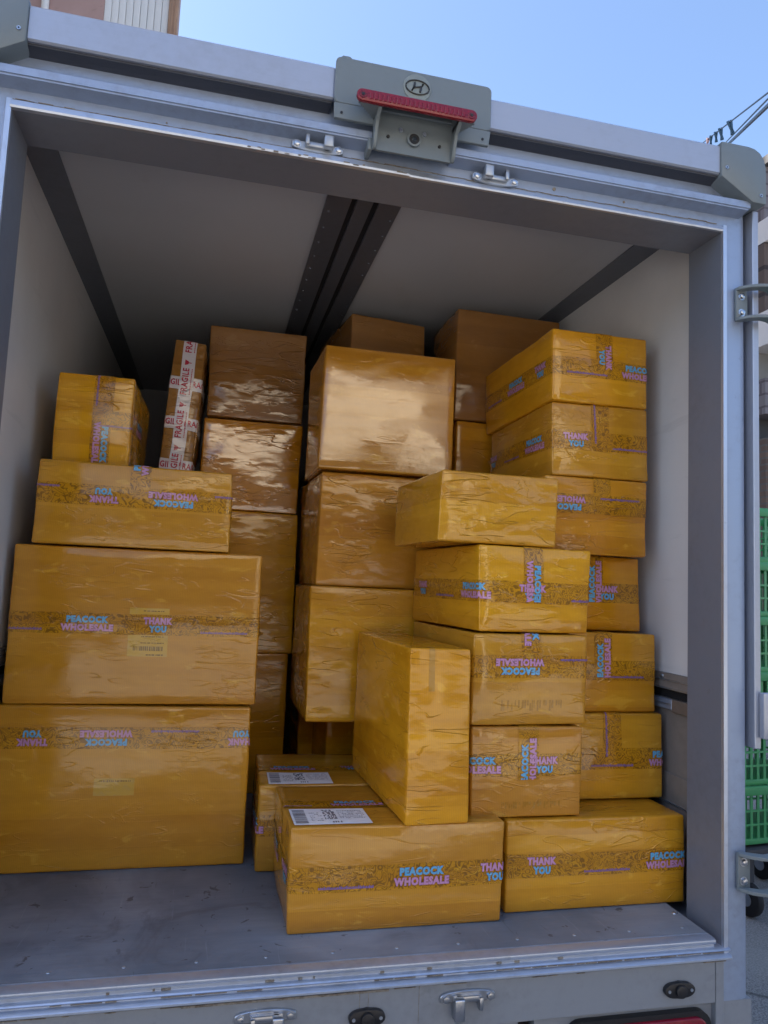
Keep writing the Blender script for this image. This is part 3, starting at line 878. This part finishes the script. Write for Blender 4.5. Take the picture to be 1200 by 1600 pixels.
# cracked sealant bead above the lip
m = MB(); rnd = random.Random(4); x = -.01
while x < 1.63:
    L = rnd.uniform(.004, .03); z = 1.7085 + rnd.uniform(-.0008, .0014) - (.002 if x > .83 else 0)
    if True: m.box(x, x + L, -.0022, .001, z, z + rnd.uniform(.0009, .0019), .0003, 1)
    x += L * .93
x = .42
while x < 1.0:                                  # rust runs on the underside edge near the middle
    L = rnd.uniform(.004, .014)
    if rnd.random() < .55:
        zz = 1.6875 + rnd.uniform(0, .005); m.box(x, x + L, -.0112, -.0095, zz, zz + rnd.uniform(.001, .0035), .0003, 1)
    x += L
    if x > .82: break
m.build('sealant_bead', M['rust'], T)
m = MB()
for (x, z, r_) in ((1.188, 1.722, .0045), (1.373, 1.721, .003), (.30, 1.716, .002), (1.05, 1.713, .002)):
    m.cyl((x, -.0012, z), (x, .001, z), r_, 9)
m.build('rust_spot', M['rust'], T)
# drip rail
def rail(x0, x1, name):
    m = MB()
    pr = [(-.037, 1.741), (-.037, 1.757), (-.033, 1.7605), (.001, 1.768), (.001, 1.7345)]
    m.prism(pr, 'x', x0, x1)
    m.prism([(-.034, 1.7365), (-.034, 1.7405), (0, 1.7345), (0, 1.7305)], 'x', x0, x1 - .004)
    m.build(name, M['alu'], T, smooth=20)
rail(-.055, .734, 'drip_rail'); rail(.921, 1.702, 'drip_rail')
m = MB(); m.box(-.055, .70, -.0012, .0005, 1.7715, 1.7728); m.box(.95, 1.66, -.0012, .0005, 1.7715, 1.7728)
m.build('panel_seam', M['dark'], T, smooth=0)
# roof trim and corner caps
m = MB()
m.prism([(-.037, 1.8135), (-.041, 1.817), (-.041, 1.884), (-.035, 1.890), (.08, 1.893), (.08, 1.86), (-.012, 1.86), (-.012, 1.822), (-.030, 1.8135)], 'x', .029, .643)
m.prism([(-.037, 1.8135), (-.041, 1.817), (-.041, 1.884), (-.035, 1.890), (.08, 1.893), (.08, 1.86), (-.012, 1.86), (-.012, 1.822), (-.030, 1.8135)], 'x', 1.005, 1.611)
m.prism([(-.030, 1.8145), (-.040, 1.817), (-.040, 1.884), (-.035, 1.889), (.08, 1.892), (.08, 1.86), (-.012, 1.86)], 'x', .6435, 1.0045)
m.build('roof_trim', M['trim'], T, smooth=20)
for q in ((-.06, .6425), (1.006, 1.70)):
    m = MB(); m.prism([(-.031, 1.8134), (-.031, 1.809), (-.012, 1.806), (0, 1.8035), (0, 1.8134)], 'x', *q); m.build('trim_shade_strip', M['trimshade'], T, smooth=0)  # dark strip standing in for the shadow below the roof trim
capR = [(1.612, 1.806), (1.612, 1.896), (1.690, 1.896), (1.708, 1.893), (1.724, 1.884), (1.735, 1.868), (1.740, 1.848), (1.740, 1.752), (1.702, 1.752)]
for sg in (1, -1):
    pts = capR if sg > 0 else [(1.64 - x, z) for x, z in capR]
    m = MB(); m.prism(pts, 'y', -.047, .06, .003, 2)
    c_ = m.build('corner_cap', M['castgrey'], T)
    for (x, z) in ((1.626, 1.829), (1.724, 1.772)):
        x = x if sg > 0 else 1.64 - x
        m = MB(); m.cyl((x, -.0465, z), (x, -.0495, z), .0052, 14, .004); m.build('rivet', M['chrome'], c_)
        m = MB(); m.cyl((x, -.049, z), (x, -.0499, z), .0018, 10); m.build('rivet_hole', M['dark'], c_)
# brake light housing
m = MB()
m.prism(rrect(.645, 1.004, 1.80, 1.907, .012), 'y', -.052, -.043, .002, 1)
m.prism([(.645, 1.80), (.647, 1.765), (.735, 1.765), (.735, 1.80)], 'y', -.052, -.043, .001, 1)
m.prism([(1.004, 1.80), (1.000, 1.765), (.920, 1.765), (.920, 1.80)], 'y', -.052, -.043, .001, 1)
# canopy that carries the lamp, swept out of the plate
for i in range(9):
    t0, t1 = i / 9, (i + 1) / 9
    f = lambda t: (-.052 - .05 * t, 1.842 - .034 * (1 - (1 - t) ** 2))
    (y0, z0), (y1, z1) = f(t0), f(t1)
    e0, e1 = .03 * t0 ** 1.5, .03 * t1 ** 1.5
    m.prism([(y0, z0), (y1, z1), (y1, 1.772 + .004), (y0, 1.772 + .004)], 'x', .735 - .045 * t1, .742)
    m.prism([(y0, z0), (y1, z1), (y1, 1.772 + .004), (y0, 1.772 + .004)], 'x', .913, .920 + .028 * t1)
    m.prism([(y0, z0), (y1, z1), (y1, z1 - .006), (y0, z0 - .006)], 'x', .742, .913)
# cheeks of the camera recess
ck = [(-.043, 1.712), (-.050, 1.712), (-.058, 1.722), (-.064, 1.742), (-.074, 1.762), (-.098, 1.776), (-.098, 1.784), (-.043, 1.79)]
m.prism(ck, 'x', .734, .742, .0012, 1); m.prism(ck, 'x', .913, .921, .0012, 1)
m.box(.742, .913, -.047, -.041, 1.712, 1.80)
m.box(.725, .735, -.043, -.001, 1.712, 1.74, .002)
h = m.build('lamp_housing', M['castgrey'], T, smooth=30)
m = MB(); m.cyl((.826, -.0465, 1.747), (.826, -.054, 1.747), .016, 28, bevel=.001); c_ = m.build('camera_bezel', M['castgrey'], h)
m = MB(); m.cyl((.826, -.0535, 1.747), (.826, -.0555, 1.747), .0115, 24); m.build('camera_ring', M['black'], c_)
m = MB(); m.cyl((.826, -.055, 1.747), (.826, -.0575, 1.747), .006, 20, .004); m.build('camera_lens', M['glass'], c_)
for (x, z, r_) in ((.796, 1.766, .0055), (.850, 1.766, .0055), (.768, 1.746, .004), (.886, 1.744, .004)):
    m = MB(); m.cyl((x, -.0465, z), (x, -.050, z), r_, 14, r_ * .8); sc_ = m.build('screw', M['zinc'] if r_ > .005 else M['black'], h)
for x in (.662, .985):
    m = MB(); m.cyl((x, -.0515, 1.778), (x, -.0535, 1.778), .003, 10); m.build('screw', M['black'], h)
m = MB(); m.prism([(.655 + .0, 1.906), (.66, 1.911), (.675, 1.911), (.682, 1.906)], 'y', -.05, -.044); m.build('clip', M['castgrey'], h)
# oval badge in a round boss
ex, ez = .828, 1.868
m = MB(); m.cyl((ex, -.0515, ez), (ex, -.0545, ez), .0325, 40, .031, bevel=.0006)
e_ = m.build('badge_boss', mat_metal('worn_boss', (.22, .25, .24), .2, .45, .3), h)
m = MB()
ring = [Vector((ex + .027 * math.cos(R(a)), -.0555, ez + .0165 * math.sin(R(a)))) for a in range(0, 361, 12)]
m.tube(ring, .0016, 6)
m.tube([(ex - .0125, -.0555, ez - .0095), (ex - .0075, -.0555, ez + .001), (ex - .0065, -.0555, ez + .0105)], [.0022, .0028, .0022], 6)
m.tube([(ex + .0065, -.0555, ez - .0105), (ex + .0078, -.0555, ez - .001), (ex + .0125, -.0555, ez + .0095)], [.0022, .0028, .0022], 6)
m.tube([(ex - .0085, -.0555, ez - .0025), (ex, -.0555, ez + .0005), (ex + .0085, -.0555, ez + .0025)], [.002, .0016, .002], 6)
m.build('badge', M['black'], e_)
# red high brake light
m = MB(); m.prism(rrect(.684, .950, 1.774, 1.800, .012), 'y', -.112, -.1025, .0025, 2)
bl = m.build('brake_light', M['redlens'], T)
m = MB()
for i in range(22):
    x = .712 + i * .0097; m.box(x, x + .0072, -.1135, -.1115, 1.7795, 1.7945, .0008, 1)
m.build('lens_ribs', M['redlens'], bl)
for x in (.697, .937):
    m = MB(); m.cyl((x, -.1115, 1.787), (x, -.1135, 1.787), .009, 16, .0075); r_ = m.build('lens_end', M['reddark'], bl)
    m = MB(); m.cyl((x, -.113, 1.787), (x, -.1145, 1.787), .0035, 10); m.build('screw', M['black'], r_)

# latch keepers
def keeper(xc, zc, up, mat, flip, k=1.0):
    m = MB(); s_ = 1 if up else -1
    L = .057 * k
    pts = []
    for i in range(13):
        a = math.pi * i / 12; pts.append((xc + L * math.cos(a), zc - s_ * (.004 + .0 * math.sin(a)) + s_ * -.010 * math.sin(a) * 1.0))
    for i in range(13):
        a = math.pi * (1 - i / 12); pts.append((xc + (L + .001) * math.cos(a), zc + s_ * (.006 + .002 * math.sin(a))))
    m.prism(pts, 'y', -.010, -.0005, .002, 1)
    m.box(xc - .026 * k, xc + .026 * k, -.018, -.008, zc - .006, zc + .006, .002)
    f = -1 if flip else 1
    xf = xc + f * .022 * k
    a_, b_ = (zc - .006, zc + .040) if up else (zc - .038, zc + .006)
    m.box(xf - .011, xf + .011, -.030, -.008, a_, b_, .0035, 3)
    xt = xc - f * .024 * k
    a_, b_ = (zc - .004, zc + .024) if up else (zc - .022, zc + .004)
    m.box(xt - .0045, xt + .0045, -.024, -.008, a_, b_, .002)
    o = m.build('latch_keeper', mat, T)
    for x in (xc - .046 * k, xc + .046 * k):
        q = MB(); q.cyl((x, -.009, zc), (x, -.0155, zc), .0078, 6, .0072, bevel=.001); q.cyl((x, -.0095, zc), (x, -.0105, zc), .0095, 18)
        q.build('bolt', M['chrome'], o)
keeper(.620, 1.7165, True, M['zinc'], False); keeper(1.036, 1.7155, True, M['zinc'], True)
keeper(.612, -.083, False, M['chrome'], False, 1.05); keeper(1.030, -.079, False, M['chrome'], True, 1.05)

# sill, floor, rear panel
m = MB()
m.prism([(.02, -.0012), (-.003, -.0012), (-.009, -.004), (-.010, -.008), (-.008, -.012), (-.003, -.014), (-.003, -.0215), (-.008, -.0235), (.02, -.0235)], 'x', XL, 1.624)
m.prism([(.02, -.0237), (-.009, -.0237), (-.0115, -.0265), (-.009, -.0295), (-.004, -.0305), (-.004, -.0350), (-.013, -.0365), (-.0175, -.040), (-.0175, -.0435), (-.012, -.0475), (-.002, -.050), (.02, -.050)], 'x', XL - .01, XR + .0135)
m.build('sill', M['alu_bright'], T, smooth=50)
m = MB(); rnd = random.Random(9); x = .0
while x < 1.62:
    L = rnd.uniform(.01, .06)
    if rnd.random() < (.35 if x < 1 else .9): m.box(x, x + L, -.0052, -.0038, -.0345 + rnd.uniform(0, .001), -.0325 + rnd.uniform(0, .0015))
    if rnd.random() < .22: m.box(x, x + L * .3, -.0048, -.0028, -.0205, -.0170)
    if rnd.random() < .5: m.box(x, x + L, -.0075, -.0045, -.0525, -.0505 - rnd.uniform(0, .001))
    x += L * 1.1
tag(m.build('sill_dirt', M['rust'], T, smooth=0), kind='stuff')
m = MB(); m.prism([(.004, .02), (1.622, .02), (1.622, 2.84), (-.05, 2.84), (-.05, .132), (.004, .132)], 'z', -.03, 0); fl = m.build('floor_plate', M['floor'], T, smooth=0)
m = MB(); m.box(-.07, 1.715, .021, 2.84, -.06, -.0305); m.build('subfloor', M['cove'], T, smooth=0)
for i in range(12):
    x = .06 + i * .138
    m = MB(); m.cyl((x, .05, -.0005), (x, .05, .0015), .0042, 10, .003); m.build('screw', M['zinc'], fl)
for y in (.12, .40):
    m = MB(); m.cyl((1.606, y, -.0005), (1.606, y, .0025), .006, 10, .004); m.build('screw', M['chrome'], fl)
m = MB(); m.box(-.077, 1.6275, -.003, .02, -.142, -.0505, .001, 1); m.box(1.6290, 1.6498, -.003, .02, -.30, -.0505, .001, 1)
m.box(-.077, 1.150, .006, .03, -.60, -.1425); m.box(1.190, 1.6288, .012, .03, -.60, -.1425)
m.box(1.6292, 1.7250, .001, .05, -.60, -.3005); m.box(1.650, 1.7250, .001, .05, -.30, -.1425); 
rp = m.build('rear_panel', M['rear'], T, smooth=0)
m = MB(); m.box(1.150, 1.190, .04, .06, -.60, -.1425); m.build('dark_opening', M['dark'], T, smooth=0)
m = MB()
for x in (.80, .818, .925): m.box(x, x + .0008, -.0036, -.0028, -.142, -.052)
m.box(.45, .86, -.0066, -.003, -.0555, -.0515)
m.build('weld_seam', M['rust'], T, smooth=0)
for xc, zc in ((.8155, -.101), (1.530, -.1035)):
    m = MB(); pts = []
    for i in range(36):
        a = 2 * math.pi * i / 36; rr = .0175 + .0205 * abs(math.cos(a)) ** 3.2
        pts.append((xc + rr * math.cos(a), zc + rr * math.sin(a) * (1 - .15 * abs(math.cos(a)))))
    m.prism(pts, 'y', -.014, -.002, .003, 2); m.cyl((xc, -.013, zc), (xc, -.022, zc), .0135, 24, bevel=.002)
    o = m.build('rubber_bumper', M['black'], T)
    for x in (xc - .028, xc + .028):
        q = MB(); q.cyl((x, -.0135, zc), (x, -.0155, zc), .0035, 10); q.build('screw', M['zinc'], o)
m = MB(); m.prism(rrect(1.275, 1.603, -.30, -.166, .028, 6), 'y', -.012, .012, .006, 3); tl = m.build('tail_light', M['redlens'], T)
m = MB(); m.prism(rrect(1.262, 1.616, -.313, -.155, .034, 6), 'y', -.004, .0119); m.build('lamp_gasket', M['black'], tl)
m = MB(); m.prism(rrect(1.33, 1.57, -.27, -.185, .015, 4), 'y', -.0145, -.0119, .001, 1); m.build('lamp_inner', M['reddark'], tl)

# side strips, hinges, open doors
def hinge(z0, sg):
    X = (lambda x: x) if sg > 0 else (lambda x: 1.65 - x)
    def bx(m, x0, x1, *r, **k): m.box(min(X(x0), X(x1)), max(X(x0), X(x1)), *r, **k)
    m = MB(); z1 = z0 + .086
    bx(m, 1.683, 1.716, -.009, -.0005, z0 + .004, z1 - .004, bevel=.002)
    arm = [(1.683, -.002), (1.684, -.016), (1.70, -.036), (1.72, -.048), (1.75, -.056), (1.79, -.058), (1.812, -.050), (1.812, -.012), (1.78, -.010), (1.755, -.022), (1.735, -.026), (1.715, -.016), (1.705, -.008), (1.70, -.002)]
    for z in (z0, z1 - .008): m.prism([(X(x), y) for x, y in arm], 'z', z, z + .008, .0012, 1)
    o = m.build('door_hinge', M['castgrey'], T)
    m = MB(); m.cyl((X(1.788), -.034, z0 + .0085), (X(1.788), -.034, z1 - .0085), .020, 24); m.build('hinge_barrel', M['rear'], o)
    for z in (z0 + .022, z1 - .022):
        m = MB(); m.cyl((X(1.6975), -.0088, z), (X(1.6975), -.0165, z), .0075, 6, .0068, bevel=.001); m.cyl((X(1.6975), -.0088, z), (X(1.6975), -.0102, z), .0098, 18)
        m.build('bolt', M['chrome'], o)
for sg in (1, -1):
    for z in (1.459, .100): hinge(z, sg)
    X = (lambda x: x) if sg > 0 else (lambda x: 1.65 - x)
    m = MB(); m.box(min(X(1.7285), X(1.7455)), max(X(1.7285), X(1.7455)), -.012, .06, .42, 1.7515, .0015, 1); m.build('corner_strip', M['trim'], T)
    m = MB(); m.box(min(X(1.738), X(1.79)), max(X(1.738), X(1.79)), -.030, -.0125, .445, .552, .004); m.build('strip_block', M['trim'], T)
    m = MB(); m.box(min(X(1.83), X(2.62)), max(X(1.83), X(2.62)), -.035, .0, -.02, 1.84, .006); d_ = m.build('open_door', M['alu'], T)
    m = MB(); m.cyl((X(2.3), -.055, .1), (X(2.3), -.055, 1.78), .013, 12); m.build('lock_rod', M['zinc'], d_)

# cargo box
M['bracket'] = mat_metal('brown_grey_bracket', (.20, .165, .14), .3, .5, .3)
for sg in (1, -1):
    X = (lambda x: x) if sg > 0 else (lambda x: 1.645 - x)
    def bx(name, x0, x1, y0, y1, z0, z1, mt, par=T, bev=0.0):
        m = MB(); m.box(min(X(x0), X(x1)), max(X(x0), X(x1)), y0, y1, z0, z1, bev, 1); return m.build(name, M[mt], par, smooth=0)
    w_ = bx('side_wall', 1.720, 1.728, .0505, 2.86, .556, 1.84, 'wall')
    bx('outer_skin', 1.7285, 1.738, .0605, 2.88, .40, 1.884, 'alu')
    bx('wall_rail', 1.712, 1.728, .0505, 2.86, .512, .5555, 'gate', w_)
    bx('rail_lip', 1.709, 1.7119, .0505, 2.86, .536, .5385, 'zinc', w_)
    bx('rail_lip', 1.709, 1.7119, .0505, 2.86, .5125, .5155, 'zinc', w_)
    bx('dark_gap', 1.7262, 1.728, .0505, 2.86, .487, .5118, 'dark', w_)
    g_ = bx('drop_gate', 1.724, 1.738, .0605, 2.86, -.06, .486, 'gate')
    bx('gate_rail', 1.713, 1.7239, .29, 2.86, .457, .485, 'alu', g_, .002)
    bx('gate_rail_groove', 1.711, 1.7129, .291, 2.86, .470, .4725, 'zinc', g_)
    bx('gate_bracket', 1.712, 1.7239, .14, .2895, .452, .487, 'bracket', g_, .002)
    bx('gate_step', 1.719, 1.7239, .14, 2.86, -.05, .285, 'gate', g_, .002)
    bx('gate_line', 1.7165, 1.7189, .14, 2.86, .204, .2085, 'zinc', g_)
    for y in (.33, .62, .95):
        m = MB(); m.cyl((X(1.7115), y, .546), (X(1.707), y, .546), .006, 10, .004); m.build('rivet', M['chrome'], w_)
    # dark cove trims along the ceiling corners
    m = MB(); pr = [(X(1.7199), 1.822), (X(1.7199), 1.8299), (X(1.640), 1.8299), (X(1.640), 1.8260), (X(1.700), 1.8225)]
    m.prism(pr, 'y', .131, 2.84, 0); m.build('cove_trim', M['cove'], T, smooth=0)
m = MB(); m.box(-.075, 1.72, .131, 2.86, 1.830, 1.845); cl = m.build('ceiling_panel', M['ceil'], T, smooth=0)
m = MB(); m.box(-.092, 1.737, .085, 2.88, 1.8455, 1.892); m.build('roof', M['alu'], T, smooth=0)
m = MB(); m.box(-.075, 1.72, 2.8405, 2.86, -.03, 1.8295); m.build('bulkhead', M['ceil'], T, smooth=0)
# centre ceiling beam with two dark grooves
m = MB()
for (x0, x1, zz) in ((.697, .765, 1.822), (.765, .780, 1.8285), (.780, .825, 1.820), (.825, .842, 1.8285), (.842, .905, 1.822)):
    m.box(x0 + .0002, x1 - .0002, .131, 2.84, zz, 1.8297)
bm_ = m.build('ceiling_beam', mat_metal('beam_steel', (.13, .14, .17), .35, .45, .2), T, smooth=0)
m = MB(); m.box(.7655, .7795, .131, 2.84, 1.8265, 1.8284); m.box(.8255, .8415, .131, 2.84, 1.8265, 1.8284); m.build('beam_groove', M['dark'], bm_, smooth=0)
m = MB()
for i in range(26):
    for x in (.712, .893): m.cyl((x, .16 + i * .10, 1.8222), (x, .16 + i * .10, 1.8195), .004, 8, .0025)
m.build('rivets', M['cove'], bm_)
# running gear and cab, out of the photograph's sight
m = MB(); m.box(.35, .43, .05, 5.0, -.32, -.065); m.box(1.22, 1.30, .05, 5.0, -.32, -.065); m.box(-.05, 1.70, .07, 2.86, -.0649, -.0605)
m.build('chassis', M['rear'], T, smooth=0)
for x, y in ((.05, .95), (1.40, .95), (.05, 3.6), (1.40, 3.6)):
    m = MB(); m.cyl((x, y, GROUND + .28), (x + .2, y, GROUND + .28), .28, 36, bevel=.02); w_ = m.build('wheel', M['tyre'], T)
    m = MB(); m.cyl((x - .006, y, GROUND + .28), (x + .206, y, GROUND + .28), .16, 24); m.build('rim', M['zinc'], w_)
m = MB(); m.prism([(2.95, -.45), (2.95, 1.05), (3.2, 1.12), (3.9, 1.10), (4.35, .35), (4.75, .15), (4.8, -.45)], 'x', -.02, 1.67, .03, 2)
cb = m.build('cab', M['whitepanel'], T)
for x0, x1 in ((-.026, -.018), (1.668, 1.676)):
    m = MB(); m.prism([(3.25, .35), (3.25, .95), (3.8, .95), (4.15, .35)], 'x', x0, x1); m.build('side_window', M['glass'], cb)

# ------------------------------------------------------------------ cartons
bx = {}
def C_(key, q, label, **k):
    x, y, z, w, d, h, a = q
    bx[key] = Carton(x, y, z, w, d, h, a, seed=len(bx) + 3, label=label, **k)
    return bx[key]

c = C_('A', (-.071, .547, 0, .656, .45, .418, -.15), 'largest carton, bottom of the left stack, its printed tape upside down', wr=.35)
c.printed([('h', .337, .284, 180, *c.wraph())])
faded_label(c, .262, .363, .190, .234, 3, False)
c = C_('B', (-.051, .552, .419, .646, .45, .416, .53), 'big carton second from bottom of the left stack with a yellowed label under its tape', wr=.35)
faded_label(c, .299, .402, .128, .258, 5)
c.printed([('h', .213, .194, 0, *c.wraph())])
c = C_('C', (-.009, .539, .836, .506, .45, .223, .48), 'flat wide carton lying on the two big cartons at the left', wr=.8)
c.printed([('h', .135, .350, 180, *c.wraph()), ('v', .261, .262, 90, .150, .223 + .35)])
c = C_('D', (-.005, .679, 1.060, .207, .449, .275, -.3), 'small upright carton on top of the left stack beside the white wall', wr=.8)
c.printed([('h', .143, -.178, 0, .135, .207 + .44), ('v', .127, .07, -90, .0, .275 + .3)])
c = C_('U', (.661, .136, 0, .501, .345, .224, .18), 'frontmost wide carton on the floor with a white shipping label, under the tall narrow carton', wr=.45)
c.printed([('h', .113, .302, 0, *c.wraph()), ('h', .224 + .172, .181, 0, .0, .501)])
shipping_label(c, .010, .188, .224 + .013, .224 + .130, 7)
c = C_('V', (.616, .487, 0, .501, .35, .224, -.7), 'carton with a white shipping label directly behind the frontmost carton', wr=.45)
c.printed([('h', .120, -.05, 0, *c.wraph()), ('h', .224 + .168, .100, 0, .0, .501)])
shipping_label(c, .024, .198, .224 + .004, .224 + .118, 11)
c = C_('R7', (1.181, .168, 0, .492, .350, .216, .47), 'wide carton on the floor at the right, against the door jamb', wr=.8)
c.printed([('h', .109, .442, 0, *c.wraph())])
c = C_('T', (.916, .124, .225, .152, .53, .398, 1.97), 'tall narrow plain carton standing on the frontmost wide carton', wr=1.5, amp=.003, jit=.005)
c.mk('clear_tape', [M['cleartape']], c.o, lambda bm, uvl: c.patch(bm, uvl, .047, .061, .30, .398 + .03, .0008))
c = C_('S4', (1.092, .183, .217, .296, .45, .219, -.37), 'carton across the gap between the two wide floor cartons, bottom of its stack', wr=.7)
c.printed([('h', .127, .010, 0, *c.wraph()), ('v', .148, .126, 90, .092, .219 + .3)])
faint_marks(c, .08, .24, .022, .038, 1)
c = C_('S3', (1.090, .183, .437, .312, .49, .224, 2.75), 'carton right of the tall narrow carton, printed tape upside down, second in its stack', wr=.7)
c.printed([('h', .144, .122, 180, *c.wraph()), ('v', .153, .262, -90, .165, .224 + .3)])
faint_marks(c, .075, .245, .035, .062, 2)
c = C_('S2', (1.110, .203, .662, .311, .49, .219, 4.27), 'carton with a crossed printed tape under the topmost plain carton of the middle right stack', wr=1.1)
c.printed([('h', .102, -.036, 0, *c.wraph()), ('v', .146, .119, -90, .078, .219 + .3)])
c = C_('S1', (.997, .206, .882, .325, .40, .183, 2.1), 'plain wrinkled carton turned slightly, on top of the middle right stack', wr=1.8, amp=.0032, jit=.005)
c = C_('R6', (1.427, .312, .2175, .27, .50, .226, -.57), 'carton standing on the right floor carton, bottom of the far right column', wr=.7)
c.printed([('h', .107, .29, 0, *c.wraph()), ('v', .116, .0, -90, .085, .226 + .3)])
c = C_('R5', (1.417, .328, .444, .27, .50, .218, .05), 'second carton up in the far right column, beside the wall rail', wr=.7)
c.printed([('h', .115, .34, 0, *c.wraph()), ('v', .107, .137, 90, .095, .218 + .3)])
c = C_('R4', (1.403, .385, .663, .27, .50, .212, .12), 'third carton up in the far right column, set back from its neighbours', wr=.7)
c.printed([('h', .108, -.022, 0, *c.wraph()), ('v', .122, .133, 90, .080, .212 + .3)])
c = C_('R3', (1.339, .333, .876, .322, .50, .218, -.2), 'carton third from the top of the far right column, printed tape upside down', wr=.9)
c.printed([('h', .142, .058, 180, *c.wraph()), ('v', .175, .45, -90, .165, .218 + .3)])
c = C_('R2', (1.365, .343, 1.095, .298, .50, .211, -.97), 'second carton from the top of the far right column', wr=.9)
c.printed([('h', .104, -.11, 0, *c.wraph()), ('v', .147, -.015, -90, .08, .211 + .3)])
c = C_('R1', (1.362, .338, 1.307, .299, .533, .213, -.1), 'topmost carton of the far right column', wr=1.0)
c.printed([('h', .104, .278, 0, *c.wraph()), ('v', .160, .32, -90, .078, .213 + .3)])
c = C_('O', (.864, .95, 0, .38, .45, .345, 0), 'shaded carton on the floor in the dark gap behind the labelled cartons', wr=.5)
c = C_('N', (.753, .701, .346, .478, .462, .407, -.63), 'large plain carton behind the tall narrow one, lowest of the middle stack', wr=1.3, jit=.004)
c = C_('L', (.769, .745, .754, .480, .449, .364, -.13), 'plain carton in the middle of the stack, under the big glossy one', wr=1.6, amp=.003, jit=.005)
c = C_('K', (.757, .708, 1.1195, .434, .33, .40, 0), 'large glossy carton on top of the middle stack with a bright reflection', wr=.08, amp=.0016, ior=1.9, jit=.005)
c = C_('H0', (.395, 1.20, 0, .355, .40, .495, 0), 'shaded plain carton at the foot of the stack behind the big left cartons', wr=.6)
c = C_('H', (.405, 1.20, .497, .352, .40, .515, 0), 'tall plain carton second from the bottom of the stack behind the left cartons', wr=1.0)
c = C_('G', (.393, 1.20, 1.014, .362, .40, .340, 0), 'glossy plain carton under the brown topmost carton at the back left', wr=1.2, ior=2.0, jit=.006)
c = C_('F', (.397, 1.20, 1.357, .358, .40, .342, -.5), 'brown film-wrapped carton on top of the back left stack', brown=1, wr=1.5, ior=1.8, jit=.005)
c = C_('E0', (.02, 1.04, 0, .32, .45, .93, 0), 'tall plain carton hidden behind the left stack, under the narrow fragile carton', wr=.5)
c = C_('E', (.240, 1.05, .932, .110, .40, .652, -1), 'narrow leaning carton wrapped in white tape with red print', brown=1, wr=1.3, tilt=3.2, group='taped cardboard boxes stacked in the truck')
def ftape(bm, uvl):
    c.patch(bm, uvl, .033, .080, 0, c.h + .2, .0016, 0, .003)
    for t in (.475, .335, .185): c.patch(bm, uvl, -c.d * .8, c.w + .2, t, t + .045, .0007, 0, .004)
ft = c.mk('fragile_tape', [M['fragile']], c.o, ftape)
def fprint(bm, uvl):
    t = -.01
    while t < c.h + .05:
        c.word(bm, uvl, 'FRAGILE', .095, .023, 0, .006, .057, t + .06, 90, 0, .0023, outline=None)
        rn = random.Random(int(t * 1000)); y = t + .014
        while y < t + .105:                      # small line of print beside it
            L = rn.uniform(.003, .007); c.flat(bm, uvl, [(.0705, y), (.0735, y), (.0735, y + L), (.0705, y + L)], [(0, 1, 2, 3)], .0023, 0); y += L + .0015
        gx, gz = .055, t + .128                   # glass pictogram
        c.flat(bm, uvl, [(gx - .011, gz - .010), (gx - .011, gz + .010), (gx, gz + .006), (gx + .003, gz + .0015), (gx + .012, gz + .0015), (gx + .012, gz - .0015), (gx + .003, gz - .0015), (gx, gz - .006)], [tuple(range(8))], .0023, 0)
        t += .152
    for t in (.475, .335, .185):
        for u in (-.10, .006, .112):
            c.word(bm, uvl, 'FRAGILE', .088, .022, 0, 0, u, t + .025, 0, 0, .0013, outline=None)
c.mk('lettering', [M['redprint']], ft, fprint)
c = C_('P0', (1.25, .885, 0, .43, .50, .90, 0), 'tall plain carton hidden at the back right, foot of its stack', wr=.5)
c = C_('Q', (1.26, .885, .902, .43, .50, .452, 0), 'plain carton in the gap left of the far right column, under the dark brown one', wr=1.0)
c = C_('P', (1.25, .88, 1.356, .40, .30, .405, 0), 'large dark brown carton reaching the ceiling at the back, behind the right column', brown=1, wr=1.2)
c = C_('J0', (.80, 1.22, 0, .38, .55, 1.20, 0), 'tall plain carton hidden at the back behind the middle stack', wr=.5)
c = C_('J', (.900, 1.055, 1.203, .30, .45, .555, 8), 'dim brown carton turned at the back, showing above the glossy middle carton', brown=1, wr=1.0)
